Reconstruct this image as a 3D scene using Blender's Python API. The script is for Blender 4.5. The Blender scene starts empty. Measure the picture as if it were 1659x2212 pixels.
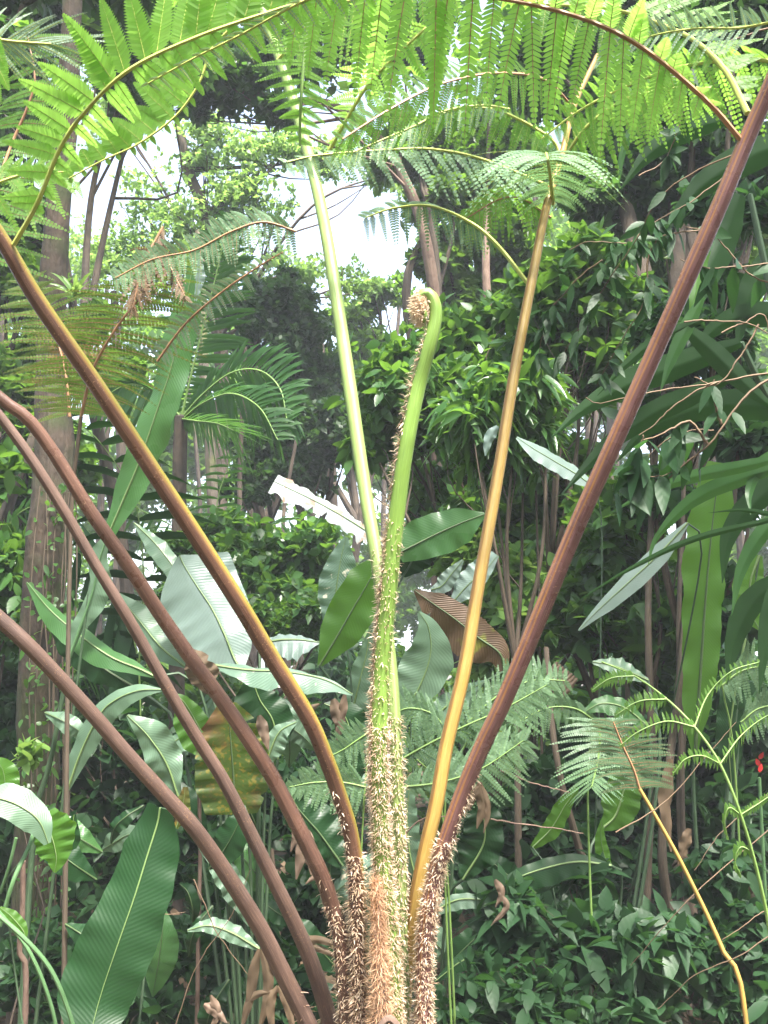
import bpy, math, random
import numpy as np
from mathutils import Vector

# ------------------------------------------------------------------ camera, sky, sun, exposure
scene = bpy.context.scene
COL = scene.collection
PITCH = math.radians(8)
CAM = np.array([0.0, 0.0, 1.5])
RT = np.array([1.0, 0, 0])
FW = np.array([0, math.cos(PITCH), math.sin(PITCH)])
UP = np.array([0, -math.sin(PITCH), math.cos(PITCH)])
Z = np.array([0, 0, 1.0])

cam = bpy.data.cameras.new('camera')
cam.sensor_fit = 'VERTICAL'; cam.sensor_height = 36; cam.lens = 36
cam.clip_start = 0.05; cam.clip_end = 2000
camo = bpy.data.objects.new('camera', cam); COL.objects.link(camo)
camo.location = CAM; camo.rotation_euler = (math.pi / 2 + PITCH, 0, 0)
scene.camera = camo

SUN_EL, SUN_ROT = math.radians(62), math.radians(158)
world = bpy.data.worlds.new('World'); scene.world = world; world.use_nodes = True
nt = world.node_tree
sky = nt.nodes.new('ShaderNodeTexSky'); sky.sky_type = 'NISHITA'; sky.sun_disc = False
sky.sun_elevation = SUN_EL; sky.sun_rotation = SUN_ROT
sky.air_density = 1.0; sky.dust_density = 4.0; sky.ozone_density = 1.0
hs = nt.nodes.new('ShaderNodeHueSaturation'); hs.inputs['Saturation'].default_value = .75
nt.links.new(sky.outputs[0], hs.inputs['Color']); nt.links.new(hs.outputs[0], nt.nodes['Background'].inputs[0])
nt.nodes['Background'].inputs[1].default_value = 0.15
sun = bpy.data.lights.new('sun', 'SUN'); sun.energy = 4.2; sun.angle = math.radians(10); sun.color = (1, .96, .88)
suno = bpy.data.objects.new('sun', sun); COL.objects.link(suno)
# nishita: rotation 0 = +Y, clockwise seen from above
sd = Vector((math.sin(SUN_ROT) * math.cos(SUN_EL), math.cos(SUN_ROT) * math.cos(SUN_EL), math.sin(SUN_EL)))
suno.rotation_euler = sd.to_track_quat('Z', 'Y').to_euler()
scene.view_settings.view_transform = 'Standard'; scene.view_settings.look = 'None'
scene.view_settings.exposure = 2.3; scene.view_settings.gamma = 1
scene.cycles.max_bounces = 8; scene.cycles.diffuse_bounces = 4; scene.cycles.glossy_bounces = 2
scene.cycles.transmission_bounces = 6; scene.cycles.volume_bounces = 0
scene.cycles.transparent_max_bounces = 6

rng = np.random.default_rng(7)
random.seed(7)

# ------------------------------------------------------------------ geometry helpers
def V(u, v, d):                      # a point measured in the photograph (1659 x 2212) at a distance d
    return CAM + d * (FW + (u - 829.5) / 2212 * RT + (1106 - v) / 2212 * UP)
def DIR(x, y, z=0.0):                # right, up, away
    a = x * RT + y * UP + z * FW
    return a / np.linalg.norm(a)
def px(w, d): return w * d / 2212
def nrm(a): return a / np.maximum(np.linalg.norm(a, axis=-1, keepdims=True), 1e-9)
def pts(l): return np.array([V(*p[:3]) for p in l])
def ground_point(u, v, d, z=0.0):    # straight below a point
    p = V(u, v, d); return np.array([p[0], p[1], z])

def curve(P, n, R=None):             # Catmull-Rom through P, n samples evenly by arc length
    P = np.asarray(P, float)
    if len(P) == 2:
        t = np.linspace(0, 1, n)[:, None]; C = P[0] * (1 - t) + P[1] * t
        return (C, np.interp(np.linspace(0, 1, n), [0, 1], R)) if R is not None else C
    Q = np.vstack([2 * P[0] - P[1], P, 2 * P[-1] - P[-2]])
    out, rr = [], []
    m = 16
    for i in range(len(P) - 1):
        p0, p1, p2, p3 = Q[i], Q[i + 1], Q[i + 2], Q[i + 3]
        t = np.linspace(0, 1, m, endpoint=False)[:, None]
        out.append(.5 * ((2 * p1) + (-p0 + p2) * t + (2 * p0 - 5 * p1 + 4 * p2 - p3) * t ** 2 + (-p0 + 3 * p1 - 3 * p2 + p3) * t ** 3))
        if R is not None: rr.append(R[i] + (R[i + 1] - R[i]) * t[:, 0])
    C = np.vstack(out + [P[-1:]])
    if R is not None: rr = np.concatenate(rr + [[R[-1]]])
    L = np.concatenate([[0], np.cumsum(np.linalg.norm(np.diff(C, axis=0), axis=1))])
    s = np.linspace(0, L[-1], n)
    D = np.stack([np.interp(s, L, C[:, k]) for k in range(3)], 1)
    return (D, np.interp(s, L, rr)) if R is not None else D

def tangents(C): return nrm(np.gradient(C, axis=0))

class MB:
    def __init__(self): self.v, self.f, self.m, self.u, self.n = [], [], [], [], 0
    def add(self, verts, faces, mi=0, uv=None):
        verts = np.asarray(verts, float).reshape(-1, 3); faces = np.asarray(faces, np.int64)
        self.v.append(verts); self.f.append(faces + self.n); self.m.append(mi)
        self.u.append(np.zeros((len(verts), 2)) if uv is None else np.asarray(uv, float).reshape(-1, 2))
        self.n += len(verts)
    def build(self, name, mats, parent=None, smooth=True):
        me = bpy.data.meshes.new(name)
        off = np.zeros(3)
        p = parent
        while p is not None:
            off += np.array(p.location); p = p.parent
        v = np.vstack(self.v) - off; uv = np.vstack(self.u)
        loops = np.concatenate([f.ravel() for f in self.f])
        tot = np.concatenate([np.full(len(f), f.shape[1]) for f in self.f])
        mi = np.concatenate([np.full(len(f), m) for f, m in zip(self.f, self.m)])
        me.vertices.add(len(v)); me.vertices.foreach_set('co', v.astype(np.float32).ravel())
        me.loops.add(len(loops)); me.loops.foreach_set('vertex_index', loops.astype(np.int32))
        me.polygons.add(len(tot))
        me.polygons.foreach_set('loop_start', np.concatenate([[0], np.cumsum(tot)[:-1]]).astype(np.int32))
        me.polygons.foreach_set('loop_total', tot.astype(np.int32))
        me.polygons.foreach_set('material_index', mi.astype(np.int32))
        me.polygons.foreach_set('use_smooth', np.full(len(tot), smooth))
        l = me.uv_layers.new(name='UVMap'); l.data.foreach_set('uv', uv[loops].astype(np.float32).ravel())
        for m in (mats if isinstance(mats, (list, tuple)) else [mats]): me.materials.append(m)
        me.update(calc_edges=True); me.validate()
        o = bpy.data.objects.new(name, me); COL.objects.link(o)
        if parent is not None: o.parent = parent
        return o
    def tube(self, C, R, k=8, mi=0, cap=True, ref=None, wob=0.0):
        C = np.asarray(C); n = len(C); R = np.full(n, R) if np.isscalar(R) else np.asarray(R)
        T = tangents(C); a = -FW if ref is None else ref
        N = np.zeros_like(C)
        for i in range(n):
            a = a - T[i] * np.dot(a, T[i])
            if np.linalg.norm(a) < 1e-6: a = np.cross(T[i], RT)
            a = a / np.linalg.norm(a); N[i] = a
        B = np.cross(T, N)
        th = np.linspace(0, 2 * math.pi, k + 1)
        rr = R[:, None] * (1 + wob * rng.normal(size=(n, k + 1)) * .5)
        rr[:, -1] = rr[:, 0]
        ring = C[:, None] + rr[..., None] * (np.cos(th)[None, :, None] * N[:, None] + np.sin(th)[None, :, None] * B[:, None])
        L = np.concatenate([[0], np.cumsum(np.linalg.norm(np.diff(C, axis=0), axis=1))])
        uv = np.stack(np.broadcast_arrays((th / (2 * math.pi))[None, :], L[:, None]), -1)
        i, j = np.meshgrid(np.arange(n - 1), np.arange(k), indexing='ij')
        q = np.stack([i * (k + 1) + j, i * (k + 1) + j + 1, (i + 1) * (k + 1) + j + 1, (i + 1) * (k + 1) + j], -1).reshape(-1, 4)
        self.add(ring, q, mi, uv)
        if cap:
            for e, s in ((0, -1), (n - 1, 1)):
                vv = np.vstack([ring[e, :k], C[e] + T[e] * s * R[e] * .4])
                tri = [(x, (x + 1) % k, k)[::s] for x in range(k)]
                self.add(vv, tri, mi, np.zeros((k + 1, 2)))
    def batch(self, tm, P, X, N, L, W, mi=0, droop=0.0):
        tv, tf = tm
        P = np.asarray(P); n = len(P)
        if n == 0: return
        X = nrm(np.broadcast_to(X, (n, 3))); N = np.broadcast_to(N, (n, 3))
        Y = nrm(np.cross(N, X)); N = nrm(np.cross(X, Y))
        L = np.broadcast_to(L, n)[:, None, None]; W = np.broadcast_to(W, n)[:, None, None]
        dr = np.broadcast_to(droop, n)[:, None, None]
        x, y, z = tv[:, 0][None, :, None], tv[:, 1][None, :, None], tv[:, 2][None, :, None]
        v = P[:, None] + x * L * X[:, None] + y * W * Y[:, None] + z * W * N[:, None] - dr * L * x ** 2 * Z
        k = len(tv)
        uv = np.broadcast_to(np.stack([tv[:, 1] * .5 + .5, tv[:, 0]], -1), (n, k, 2))
        first = True
        base = self.n
        self.v.append(v.reshape(-1, 3)); self.u.append(uv.reshape(-1, 2)); self.n += n * k
        groups = {}
        for f in tf: groups.setdefault(len(f), []).append(f)
        pend = []
        for kk, fs in groups.items():
            fs = np.array(fs)
            F = (np.arange(n)[:, None, None] * k + fs[None]).reshape(-1, kk) + base
            self.f.append(F); self.m.append(mi)
    # a large blade: path, half widths left / right (px lists), facing normal
    def blade(self, C, wl, wr, face, fold=0.0, ripple=0.0, nr=6, nu=6, mi=0, roll=0.0, tear=0, seed=1, wav=0.0, curl=0.0):
        r = np.random.default_rng(seed)
        n = len(C); T = tangents(C)
        t = np.linspace(0, 1, n)
        face = np.asarray(face, float)
        if face.ndim == 1: F = np.broadcast_to(face, (n, 3))
        else: F = np.stack([np.interp(t, np.linspace(0, 1, len(face)), face[:, k]) for k in range(3)], 1)
        S = nrm(np.cross(T, F)); F = nrm(np.cross(S, T))      # S: to the right when T is up and F faces the camera
        if roll:
            a = roll * t[:, None]; S, F = S * np.cos(a) + F * np.sin(a), F * np.cos(a) - S * np.sin(a)
        s = np.linspace(-1, 1, 2 * nu + 1)
        WL = np.interp(t, np.linspace(0, 1, len(wl)), wl); WR = np.interp(t, np.linspace(0, 1, len(wr)), wr)
        if wav:
            WL = WL * (1 + wav * np.convolve(r.normal(size=n), np.ones(3) / 3, 'same')); WR = WR * (1 + wav * np.convolve(r.normal(size=n), np.ones(3) / 3, 'same'))
        for q in range(tear):
            j = r.integers(2, n - 2); dep = r.uniform(.45, .95)
            if r.random() < .5: WL[j] *= dep
            else: WR[j] *= dep
        w = np.where(s[None] < 0, WL[:, None], WR[:, None])
        ph = r.uniform(0, 6.28)
        off = -fold * np.abs(s)[None] * w - curl * w * (s ** 2)[None] + ripple * np.abs(s)[None] ** 1.5 * w * (np.sin(t * nr * 6.28 + ph)[:, None] * (s > 0) + np.sin(t * nr * 6.1 + ph * 2 + 1)[:, None] * (s <= 0)) \
            + .35 * ripple * w * np.abs(s)[None] * np.sin(t * nr * 17 + 3)[:, None]
        v = C[:, None] + (s[None] * w)[..., None] * S[:, None] + off[..., None] * F[:, None]
        uv = np.stack(np.broadcast_arrays(s[None] * .5 + .5, t[:, None] * max(1, np.linalg.norm(np.diff(C, axis=0), axis=1).sum() / .25)), -1)
        m = len(s)
        i, j = np.meshgrid(np.arange(n - 1), np.arange(m - 1), indexing='ij')
        q = np.stack([i * m + j, i * m + j + 1, (i + 1) * m + j + 1, (i + 1) * m + j], -1).reshape(-1, 4)
        self.add(v, q, mi, uv)

# leaf templates: x along, y across (half width), z up
T_SEG = (np.array([(0, -.95, 0), (.62, -.9, 0), (1, -.05, 0), (.72, .75, 0), (0, .95, 0)]), [(0, 1, 2, 3, 4)])
T_QUAD = (np.array([(0, 0, 0), (.42, -1, .1), (1, 0, 0), (.42, 1, .1)]), [(0, 1, 2, 3)])
T_DIA = (np.array([(0, 0, 0), (.42, -1, .25), (1, 0, 0), (.42, 1, .25)]), [(0, 1, 2), (0, 2, 3)])
def mk_leaf(xs, ws, fold=.25, tipz=0):
    n = len(xs); v = []
    for x, w in zip(xs, ws): v += [(x, 0, tipz * x * x), (x, -w, fold * w + tipz * x * x), (x, w, fold * w + tipz * x * x)]
    f = []
    for i in range(n - 1):
        a, b = 3 * i, 3 * (i + 1)
        f += [(a, b, b + 1, a + 1), (a, a + 2, b + 2, b)]
    return np.array(v, float), f
T_LEAF = mk_leaf([0, .12, .32, .58, .82, 1], [.05, .55, .98, .92, .48, .02], .16)
T_OVATE = mk_leaf([0, .06, .22, .45, .7, .88, 1], [.1, .7, 1, .92, .5, .16, .01], .13)
T_LONG = mk_leaf([0, .15, .4, .65, .85, 1], [.3, .8, 1, .85, .45, .03], .3)
T_STRIP = mk_leaf([0, .3, .6, .85, 1], [1, .8, .6, .3, .1], .0)
T_SCALE = (np.array([(0, -1, 0), (0, 1, 0), (.35, .9, .25), (.35, -.9, .25), (.7, .6, 1.5), (.7, -.6, 1.5), (.92, .1, 3.6)]), [(0, 1, 2, 3), (3, 2, 4, 5), (5, 4, 6)])

# ------------------------------------------------------------------ materials
def newmat(name):
    m = bpy.data.materials.new(name); m.use_nodes = True
    return m, m.node_tree, m.node_tree.nodes['Principled BSDF']
def node(nt, t, **kw):
    n = nt.nodes.new(t)
    for k, v in kw.items(): setattr(n, k, v)
    return n
def mixc(nt, fac, a, b, mode='MIX'):
    n = node(nt, 'ShaderNodeMix', data_type='RGBA', blend_type=mode)
    for s, x in ((0, fac), (6, a), (7, b)):
        if hasattr(x, 'is_output'): nt.links.new(x, n.inputs[s])
        elif isinstance(x, (int, float)): n.inputs[s].default_value = x
        else: n.inputs[s].default_value = (*x, 1)
    return n.outputs[2]
def rampf(nt, src, a, b):
    n = node(nt, 'ShaderNodeMapRange'); n.inputs[1].default_value = a; n.inputs[2].default_value = b
    nt.links.new(src, n.inputs[0]); return n.outputs[0]
def noise(nt, scale, detail=3, coord='Object', sc=(1, 1, 1)):
    tc = node(nt, 'ShaderNodeTexCoord'); mp = node(nt, 'ShaderNodeMapping'); mp.inputs[3].default_value = sc
    n = node(nt, 'ShaderNodeTexNoise'); n.inputs['Scale'].default_value = scale; n.inputs['Detail'].default_value = detail
    nt.links.new(tc.outputs[coord], mp.inputs[0]); nt.links.new(mp.outputs[0], n.inputs[0]); return n.outputs[0]
def mathn(nt, op, a, b=None):
    n = node(nt, 'ShaderNodeMath', operation=op)
    for s, x in ((0, a), (1, b)):
        if x is None: continue
        if hasattr(x, 'is_output'): nt.links.new(x, n.inputs[s])
        else: n.inputs[s].default_value = x
    return n.outputs[0]

def leafmat(name, c1, c2, tc, trans=.4, rough=.4, vein=0.0, spots=None, dead=None, spec=.5, nscale=6, veinf=24, pale=0.0):
    m, nt, p = newmat(name)
    geo = node(nt, 'ShaderNodeNewGeometry')
    nz = noise(nt, nscale, 3)
    c = mixc(nt, geo.outputs['Random Per Island'], c1, c2)
    c = mixc(nt, rampf(nt, nz, .35, .7), c, tuple(x * .72 for x in c1))
    if vein:
        uvn = node(nt, 'ShaderNodeUVMap'); sp = node(nt, 'ShaderNodeSeparateXYZ'); nt.links.new(uvn.outputs[0], sp.inputs[0])
        a = mathn(nt, 'ABSOLUTE', mathn(nt, 'SUBTRACT', sp.outputs[0], .5))
        ph = mathn(nt, 'SUBTRACT', mathn(nt, 'MULTIPLY', sp.outputs[1], veinf * 6.28), mathn(nt, 'MULTIPLY', a, veinf * 3.0))
        w = mathn(nt, 'MULTIPLY', mathn(nt, 'SINE', ph), mathn(nt, 'ADD', noise(nt, 9, 2), .1))
        w2 = mathn(nt, 'MULTIPLY', mathn(nt, 'ADD', w, 1), .5)
        c = mixc(nt, mathn(nt, 'MULTIPLY', mathn(nt, 'POWER', w2, 5.0), .22 if vein > .12 else .05), c, tuple(min(1, x * 1.7 + .02) for x in c1))
        bp = node(nt, 'ShaderNodeBump'); bp.inputs['Strength'].default_value = vein; bp.inputs['Distance'].default_value = .0016
        nt.links.new(w, bp.inputs['Height']); nt.links.new(bp.outputs[0], p.inputs['Normal'])
    tcn = tc
    if spots:
        sn = noise(nt, spots[1], 2)
        fac = rampf(nt, sn, spots[2], spots[2] + .06)
        c = mixc(nt, fac, c, spots[0]); tcn = mixc(nt, fac, tc, spots[0])
    if dead:
        dn = noise(nt, 7, 5); fac = rampf(nt, dn, dead[1], dead[1] + .12)
        c = mixc(nt, fac, c, dead[0])
        tcn = mixc(nt, fac, tcn, tuple(x * .6 for x in dead[0]))
    nt.links.new(c, p.inputs['Base Color'])
    p.inputs['Specular IOR Level'].default_value = spec
    nt.links.new(mathn(nt, 'ADD', mathn(nt, 'MULTIPLY', noise(nt, nscale * 1.3, 4), .5), rough - .22), p.inputs['Roughness'])
    tr = node(nt, 'ShaderNodeBsdfTranslucent')
    tm = mixc(nt, geo.outputs['Random Per Island'], tcn, tuple(x * .75 for x in tc) if not hasattr(tcn, 'is_output') else tcn)
    nt.links.new(tm, tr.inputs[0])
    mx = node(nt, 'ShaderNodeMixShader'); mx.inputs[0].default_value = trans
    nt.links.new(p.outputs[0], mx.inputs[1]); nt.links.new(tr.outputs[0], mx.inputs[2])
    nt.links.new(mx.outputs[0], nt.nodes['Material Output'].inputs[0])
    return m

def stemmat(name, c1, c2, stripe=None, rough=.5, nscale=30, spk=None, bump=.3, sub=.0):
    # stripe: (colour, angle position 0..1 round the stalk measured from the side facing -FW, half width)
    m, nt, p = newmat(name)
    c = mixc(nt, rampf(nt, noise(nt, nscale, 5, 'UV', (5, 1, 1)), .35, .65), c1, c2)
    c = mixc(nt, mathn(nt, 'MULTIPLY', rampf(nt, noise(nt, 5, 3), .5, .62), .45), c, tuple(x * .45 for x in c1))
    if stripe:
        uvn = node(nt, 'ShaderNodeUVMap'); sp = node(nt, 'ShaderNodeSeparateXYZ'); nt.links.new(uvn.outputs[0], sp.inputs[0])
        for sc, pos, hw in stripe:
            d = mathn(nt, 'ABSOLUTE', mathn(nt, 'SUBTRACT', sp.outputs[0], pos))
            wv = mathn(nt, 'MULTIPLY', mathn(nt, 'SUBTRACT', noise(nt, 12, 3, 'UV'), .5), .05)
            f = rampf(nt, mathn(nt, 'ADD', d, wv), hw + .02, hw - .02)
            c = mixc(nt, f, c, sc)
    c = mixc(nt, mathn(nt, 'MULTIPLY', rampf(nt, noise(nt, 3, 6, 'UV', (24, 6, 1)), .54, .64), .4), c, tuple(min(1, x * 1.8 + .03) for x in c2))
    if spk:
        f = mathn(nt, 'MULTIPLY', rampf(nt, noise(nt, 320, 3), .62, .7), rampf(nt, noise(nt, 14, 2), .42, .62))
        c = mixc(nt, f, c, spk)
    nt.links.new(c, p.inputs['Base Color']); p.inputs['Roughness'].default_value = rough
    b = node(nt, 'ShaderNodeBump'); b.inputs['Strength'].default_value = bump; b.inputs['Distance'].default_value = .002
    nt.links.new(noise(nt, 60, 5, 'UV', (14, 1, 1)), b.inputs['Height']); nt.links.new(b.outputs[0], p.inputs['Normal'])
    nt.links.new(mathn(nt, 'ADD', mathn(nt, 'MULTIPLY', noise(nt, 30, 4), .5), rough - .2), p.inputs['Roughness'])
    return m

def barkmat(name, c1, c2, moss=None, scale=9):
    m, nt, p = newmat(name)
    c = mixc(nt, rampf(nt, noise(nt, scale, 6, 'Object', (1, 1, .7)), .35, .68), c1, c2)
    if moss: c = mixc(nt, rampf(nt, noise(nt, 5, 5), .45, .6), c, moss)
    nt.links.new(c, p.inputs['Base Color']); p.inputs['Roughness'].default_value = .9
    b = node(nt, 'ShaderNodeBump'); b.inputs['Strength'].default_value = .8; b.inputs['Distance'].default_value = .02
    nt.links.new(noise(nt, scale * 3, 6, 'Object', (1, 1, .4)), b.inputs['Height']); nt.links.new(b.outputs[0], p.inputs['Normal'])
    return m

M = {}
M['fern'] = leafmat('fern_green', (.12, .26, .025), (.16, .32, .035), (.44, .78, .13), .62, .5, nscale=12)
M['fern_dk'] = leafmat('fern_mid_green', (.08, .18, .03), (.11, .23, .04), (.32, .60, .08), .56, .5, nscale=12)
M['fern_pale'] = leafmat('fern_silvery', (.22, .32, .22), (.28, .38, .26), (.25, .42, .18), .35, .42, nscale=12)
M['fern_grey'] = leafmat('fern_grey_green', (.13, .23, .12), (.17, .28, .15), (.18, .34, .12), .35, .45, nscale=12)
M['fern_old'] = leafmat('fern_ageing', (.08, .15, .025), (.14, .19, .03), (.22, .36, .05), .45, .55, dead=((.30, .15, .05), .58))
M['dead'] = leafmat('dead_leaf', (.12, .08, .045), (.2, .135, .085), (.2, .12, .06), .25, .7, nscale=15)
M['dead_pink'] = leafmat('dry_pinkish_leaf', (.15, .10, .07), (.25, .17, .12), (.22, .14, .08), .25, .6, nscale=15)
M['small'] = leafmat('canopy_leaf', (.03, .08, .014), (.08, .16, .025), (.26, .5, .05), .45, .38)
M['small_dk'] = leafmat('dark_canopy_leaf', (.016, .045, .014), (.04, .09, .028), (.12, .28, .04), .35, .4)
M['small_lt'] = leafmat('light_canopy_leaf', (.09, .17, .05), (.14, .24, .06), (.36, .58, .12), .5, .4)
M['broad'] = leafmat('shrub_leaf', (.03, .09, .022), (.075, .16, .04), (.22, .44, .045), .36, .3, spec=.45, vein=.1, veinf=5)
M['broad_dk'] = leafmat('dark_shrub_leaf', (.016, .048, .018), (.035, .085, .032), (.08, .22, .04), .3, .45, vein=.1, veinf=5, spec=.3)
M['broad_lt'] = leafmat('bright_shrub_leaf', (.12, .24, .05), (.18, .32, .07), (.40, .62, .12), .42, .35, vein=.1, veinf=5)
M['palm'] = leafmat('palm_leaf', (.025, .08, .025), (.05, .12, .035), (.16, .38, .05), .4, .45, spec=.35)
M['palm_dk'] = leafmat('palm_leaf_dark', (.014, .045, .014), (.026, .07, .018), (.05, .17, .015), .35, .5, spec=.3, nscale=3)
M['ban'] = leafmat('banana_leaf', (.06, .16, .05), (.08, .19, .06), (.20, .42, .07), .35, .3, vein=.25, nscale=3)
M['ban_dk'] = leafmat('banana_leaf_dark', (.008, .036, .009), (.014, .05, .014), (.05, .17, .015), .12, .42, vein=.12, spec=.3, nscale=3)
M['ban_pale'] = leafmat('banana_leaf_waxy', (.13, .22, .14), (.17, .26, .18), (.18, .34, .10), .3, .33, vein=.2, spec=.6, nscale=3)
M['ban_white'] = leafmat('banana_leaf_pale_gloss', (.20, .28, .24), (.25, .32, .30), (.26, .36, .2), .3, .3, vein=.22, nscale=3)  # whitish gloss of the huge leaf put into a pale base colour
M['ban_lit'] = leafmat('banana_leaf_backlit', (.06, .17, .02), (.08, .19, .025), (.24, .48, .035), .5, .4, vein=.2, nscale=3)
M['ban_spot'] = leafmat('banana_leaf_mottled', (.05, .09, .012), (.06, .10, .015), (.17, .25, .02), .45, .45, vein=.15, spots=((.20, .17, .02), 90, .56), dead=((.16, .08, .03), .56))
M['ban_chew'] = leafmat('banana_leaf_blotched', (.14, .23, .17), (.17, .26, .19), (.22, .38, .15), .3, .35, vein=.4, spots=((.62, .58, .45), 38, .62))
M['ban_dead'] = leafmat('banana_leaf_dead', (.10, .06, .035), (.13, .075, .04), (.22, .12, .03), .3, .55, vein=.6, spots=((.20, .20, .03), 14, .6))
M['ban_torn'] = leafmat('banana_leaf_dry_edge', (.34, .38, .38), (.42, .44, .44), (.4, .4, .3), .25, .5, vein=.5, spots=((.36, .24, .17), 20, .6))
M['rachis_y'] = stemmat('yellow_green_rachis', (.42, .46, .10), (.34, .40, .09), rough=.4)
M['rachis_b'] = stemmat('brown_rachis', (.26, .13, .07), (.36, .20, .10), rough=.4)
M['rachis_g'] = stemmat('green_rachis', (.12, .22, .05), (.18, .28, .07), rough=.45)
M['pet_purple'] = stemmat('purple_brown_stalk', (.088, .046, .038), (.15, .076, .05), rough=.26, nscale=22, spk=(.26, .16, .11))
M['pet_rust'] = stemmat('rusty_stalk', (.085, .05, .042), (.135, .08, .058), rough=.5, nscale=60, spk=(.26, .15, .08))
M['pet_s4'] = stemmat('brown_stalk_yellow_edge', (.085, .042, .03), (.13, .062, .036), stripe=[((.21, .18, .028), .22, .06), ((.20, .11, .03), .14, .02)], rough=.28, spk=(.3, .18, .1))
M['pet_s8'] = stemmat('purple_stalk_orange_line', (.14, .066, .072), (.20, .095, .085), stripe=[((.42, .19, .04), .92, .010), ((.30, .13, .05), .82, .03)], rough=.24, spk=(.34, .2, .13))
M['pet_green'] = stemmat('pale_green_stalk', (.19, .26, .07), (.14, .20, .055), stripe=[((.26, .32, .13), .06, .02)], rough=.58, bump=.12)
M['pet_fid'] = stemmat('fresh_green_stalk', (.19, .31, .055), (.15, .25, .05), rough=.38, bump=.1)
M['pet_tan'] = stemmat('tan_stalk', (.36, .24, .06), (.27, .165, .04), stripe=[((.20, .10, .03), .15, .012), ((.16, .08, .02), .84, .06)], rough=.4, bump=.15)
M['scale'] = leafmat('stalk_scale', (.58, .44, .30), (.88, .77, .63), (.9, .72, .5), .45, .4)
M['scale_dk'] = leafmat('brown_scale', (.34, .21, .14), (.55, .38, .26), (.4, .28, .16), .2, .45)
M['hair'] = leafmat('orange_hair', (.70, .44, .27), (.85, .62, .42), (.6, .35, .15), .3, .5)
M['bark'] = barkmat('brown_bark', (.04, .03, .024), (.09, .065, .045))
M['bark_pale'] = barkmat('pale_bark', (.09, .075, .06), (.2, .16, .125), moss=(.10, .11, .04))
M['bark_moss'] = barkmat('mossy_bark', (.02, .014, .01), (.06, .04, .026), moss=(.03, .036, .01), scale=14)
M['bark_red'] = barkmat('reddish_bark', (.10, .06, .045), (.18, .12, .09))
M['twig'] = stemmat('dry_twig', (.19, .125, .075), (.11, .07, .04), rough=.7)
M['twig_dk'] = stemmat('dark_twig', (.05, .04, .025), (.09, .06, .04), rough=.8)
M['stalk_g'] = stemmat('banana_stalk', (.07, .15, .06), (.10, .20, .08), rough=.4)
M['stalk_dk'] = stemmat('dark_stalk', (.03, .06, .03), (.05, .09, .04), rough=.5)
M['midrib'] = stemmat('leaf_midrib', (.17, .25, .08), (.13, .2, .07), rough=.4)
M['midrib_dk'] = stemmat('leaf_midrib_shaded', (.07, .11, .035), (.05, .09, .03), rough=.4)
M['red'] = stemmat('red_bract', (.5, .03, .03), (.4, .02, .02), rough=.35)

def groundmat():
    m, nt, p = newmat('leaf_litter')
    c = mixc(nt, rampf(nt, noise(nt, 22, 6), .35, .65), (.045, .03, .018), (.12, .075, .04))
    c = mixc(nt, rampf(nt, noise(nt, 3, 4), .5, .65), c, (.03, .05, .015))
    nt.links.new(c, p.inputs['Base Color']); p.inputs['Roughness'].default_value = .9
    b = node(nt, 'ShaderNodeBump'); b.inputs['Distance'].default_value = .03
    nt.links.new(noise(nt, 40, 6), b.inputs['Height']); nt.links.new(b.outputs[0], p.inputs['Normal'])
    return m
M['ground'] = groundmat()

# ------------------------------------------------------------------ object helpers
def tag(o, label, cat=None, group=None, kind=None):
    if label: o['label'] = label
    if cat: o['category'] = cat
    if group: o['group'] = group
    if kind: o['kind'] = kind
    return o
def thing(name, label, cat, loc, group=None):
    o = bpy.data.objects.new(name, None); COL.objects.link(o)
    o.location = tuple(loc); o.empty_display_size = .2
    return tag(o, label, cat, group)

# ------------------------------------------------------------------ ground
gx = np.concatenate([-np.geomspace(400, 12, 14), np.linspace(-10, 10, 61), np.geomspace(12, 400, 14)])
gy = np.concatenate([-np.geomspace(400, 6, 10), np.linspace(-4, 22, 79), np.geomspace(24, 600, 14)])
X, Y = np.meshgrid(gx, gy)
H = .05 * np.sin(X * 1.3 + Y * .7) + .04 * np.sin(X * 2.9 - Y * 1.9) + .02 * rng.normal(size=X.shape)
H = np.where((np.abs(X) < 11) & (Y < 23) & (Y > -5), H, 0) - .03
n, m_ = X.shape
mb = MB()
i, j = np.meshgrid(np.arange(n - 1), np.arange(m_ - 1), indexing='ij')
mb.add(np.stack([X, Y, H], -1), np.stack([i * m_ + j, i * m_ + j + 1, (i + 1) * m_ + j + 1, (i + 1) * m_ + j], -1).reshape(-1, 4))
tag(mb.build('ground', M['ground']), None, kind='structure')

# ------------------------------------------------------------------ pinna builder
def interp_rows(t, a):
    a = np.asarray(a, float); x = np.linspace(0, 1, len(a))
    if a.ndim == 1: return np.interp(t, x, a)
    return np.stack([np.interp(t, x, a[:, k]) for k in range(a.shape[1])], 1)
def camdirs(l): return np.array([DIR(*a) for a in l])

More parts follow.
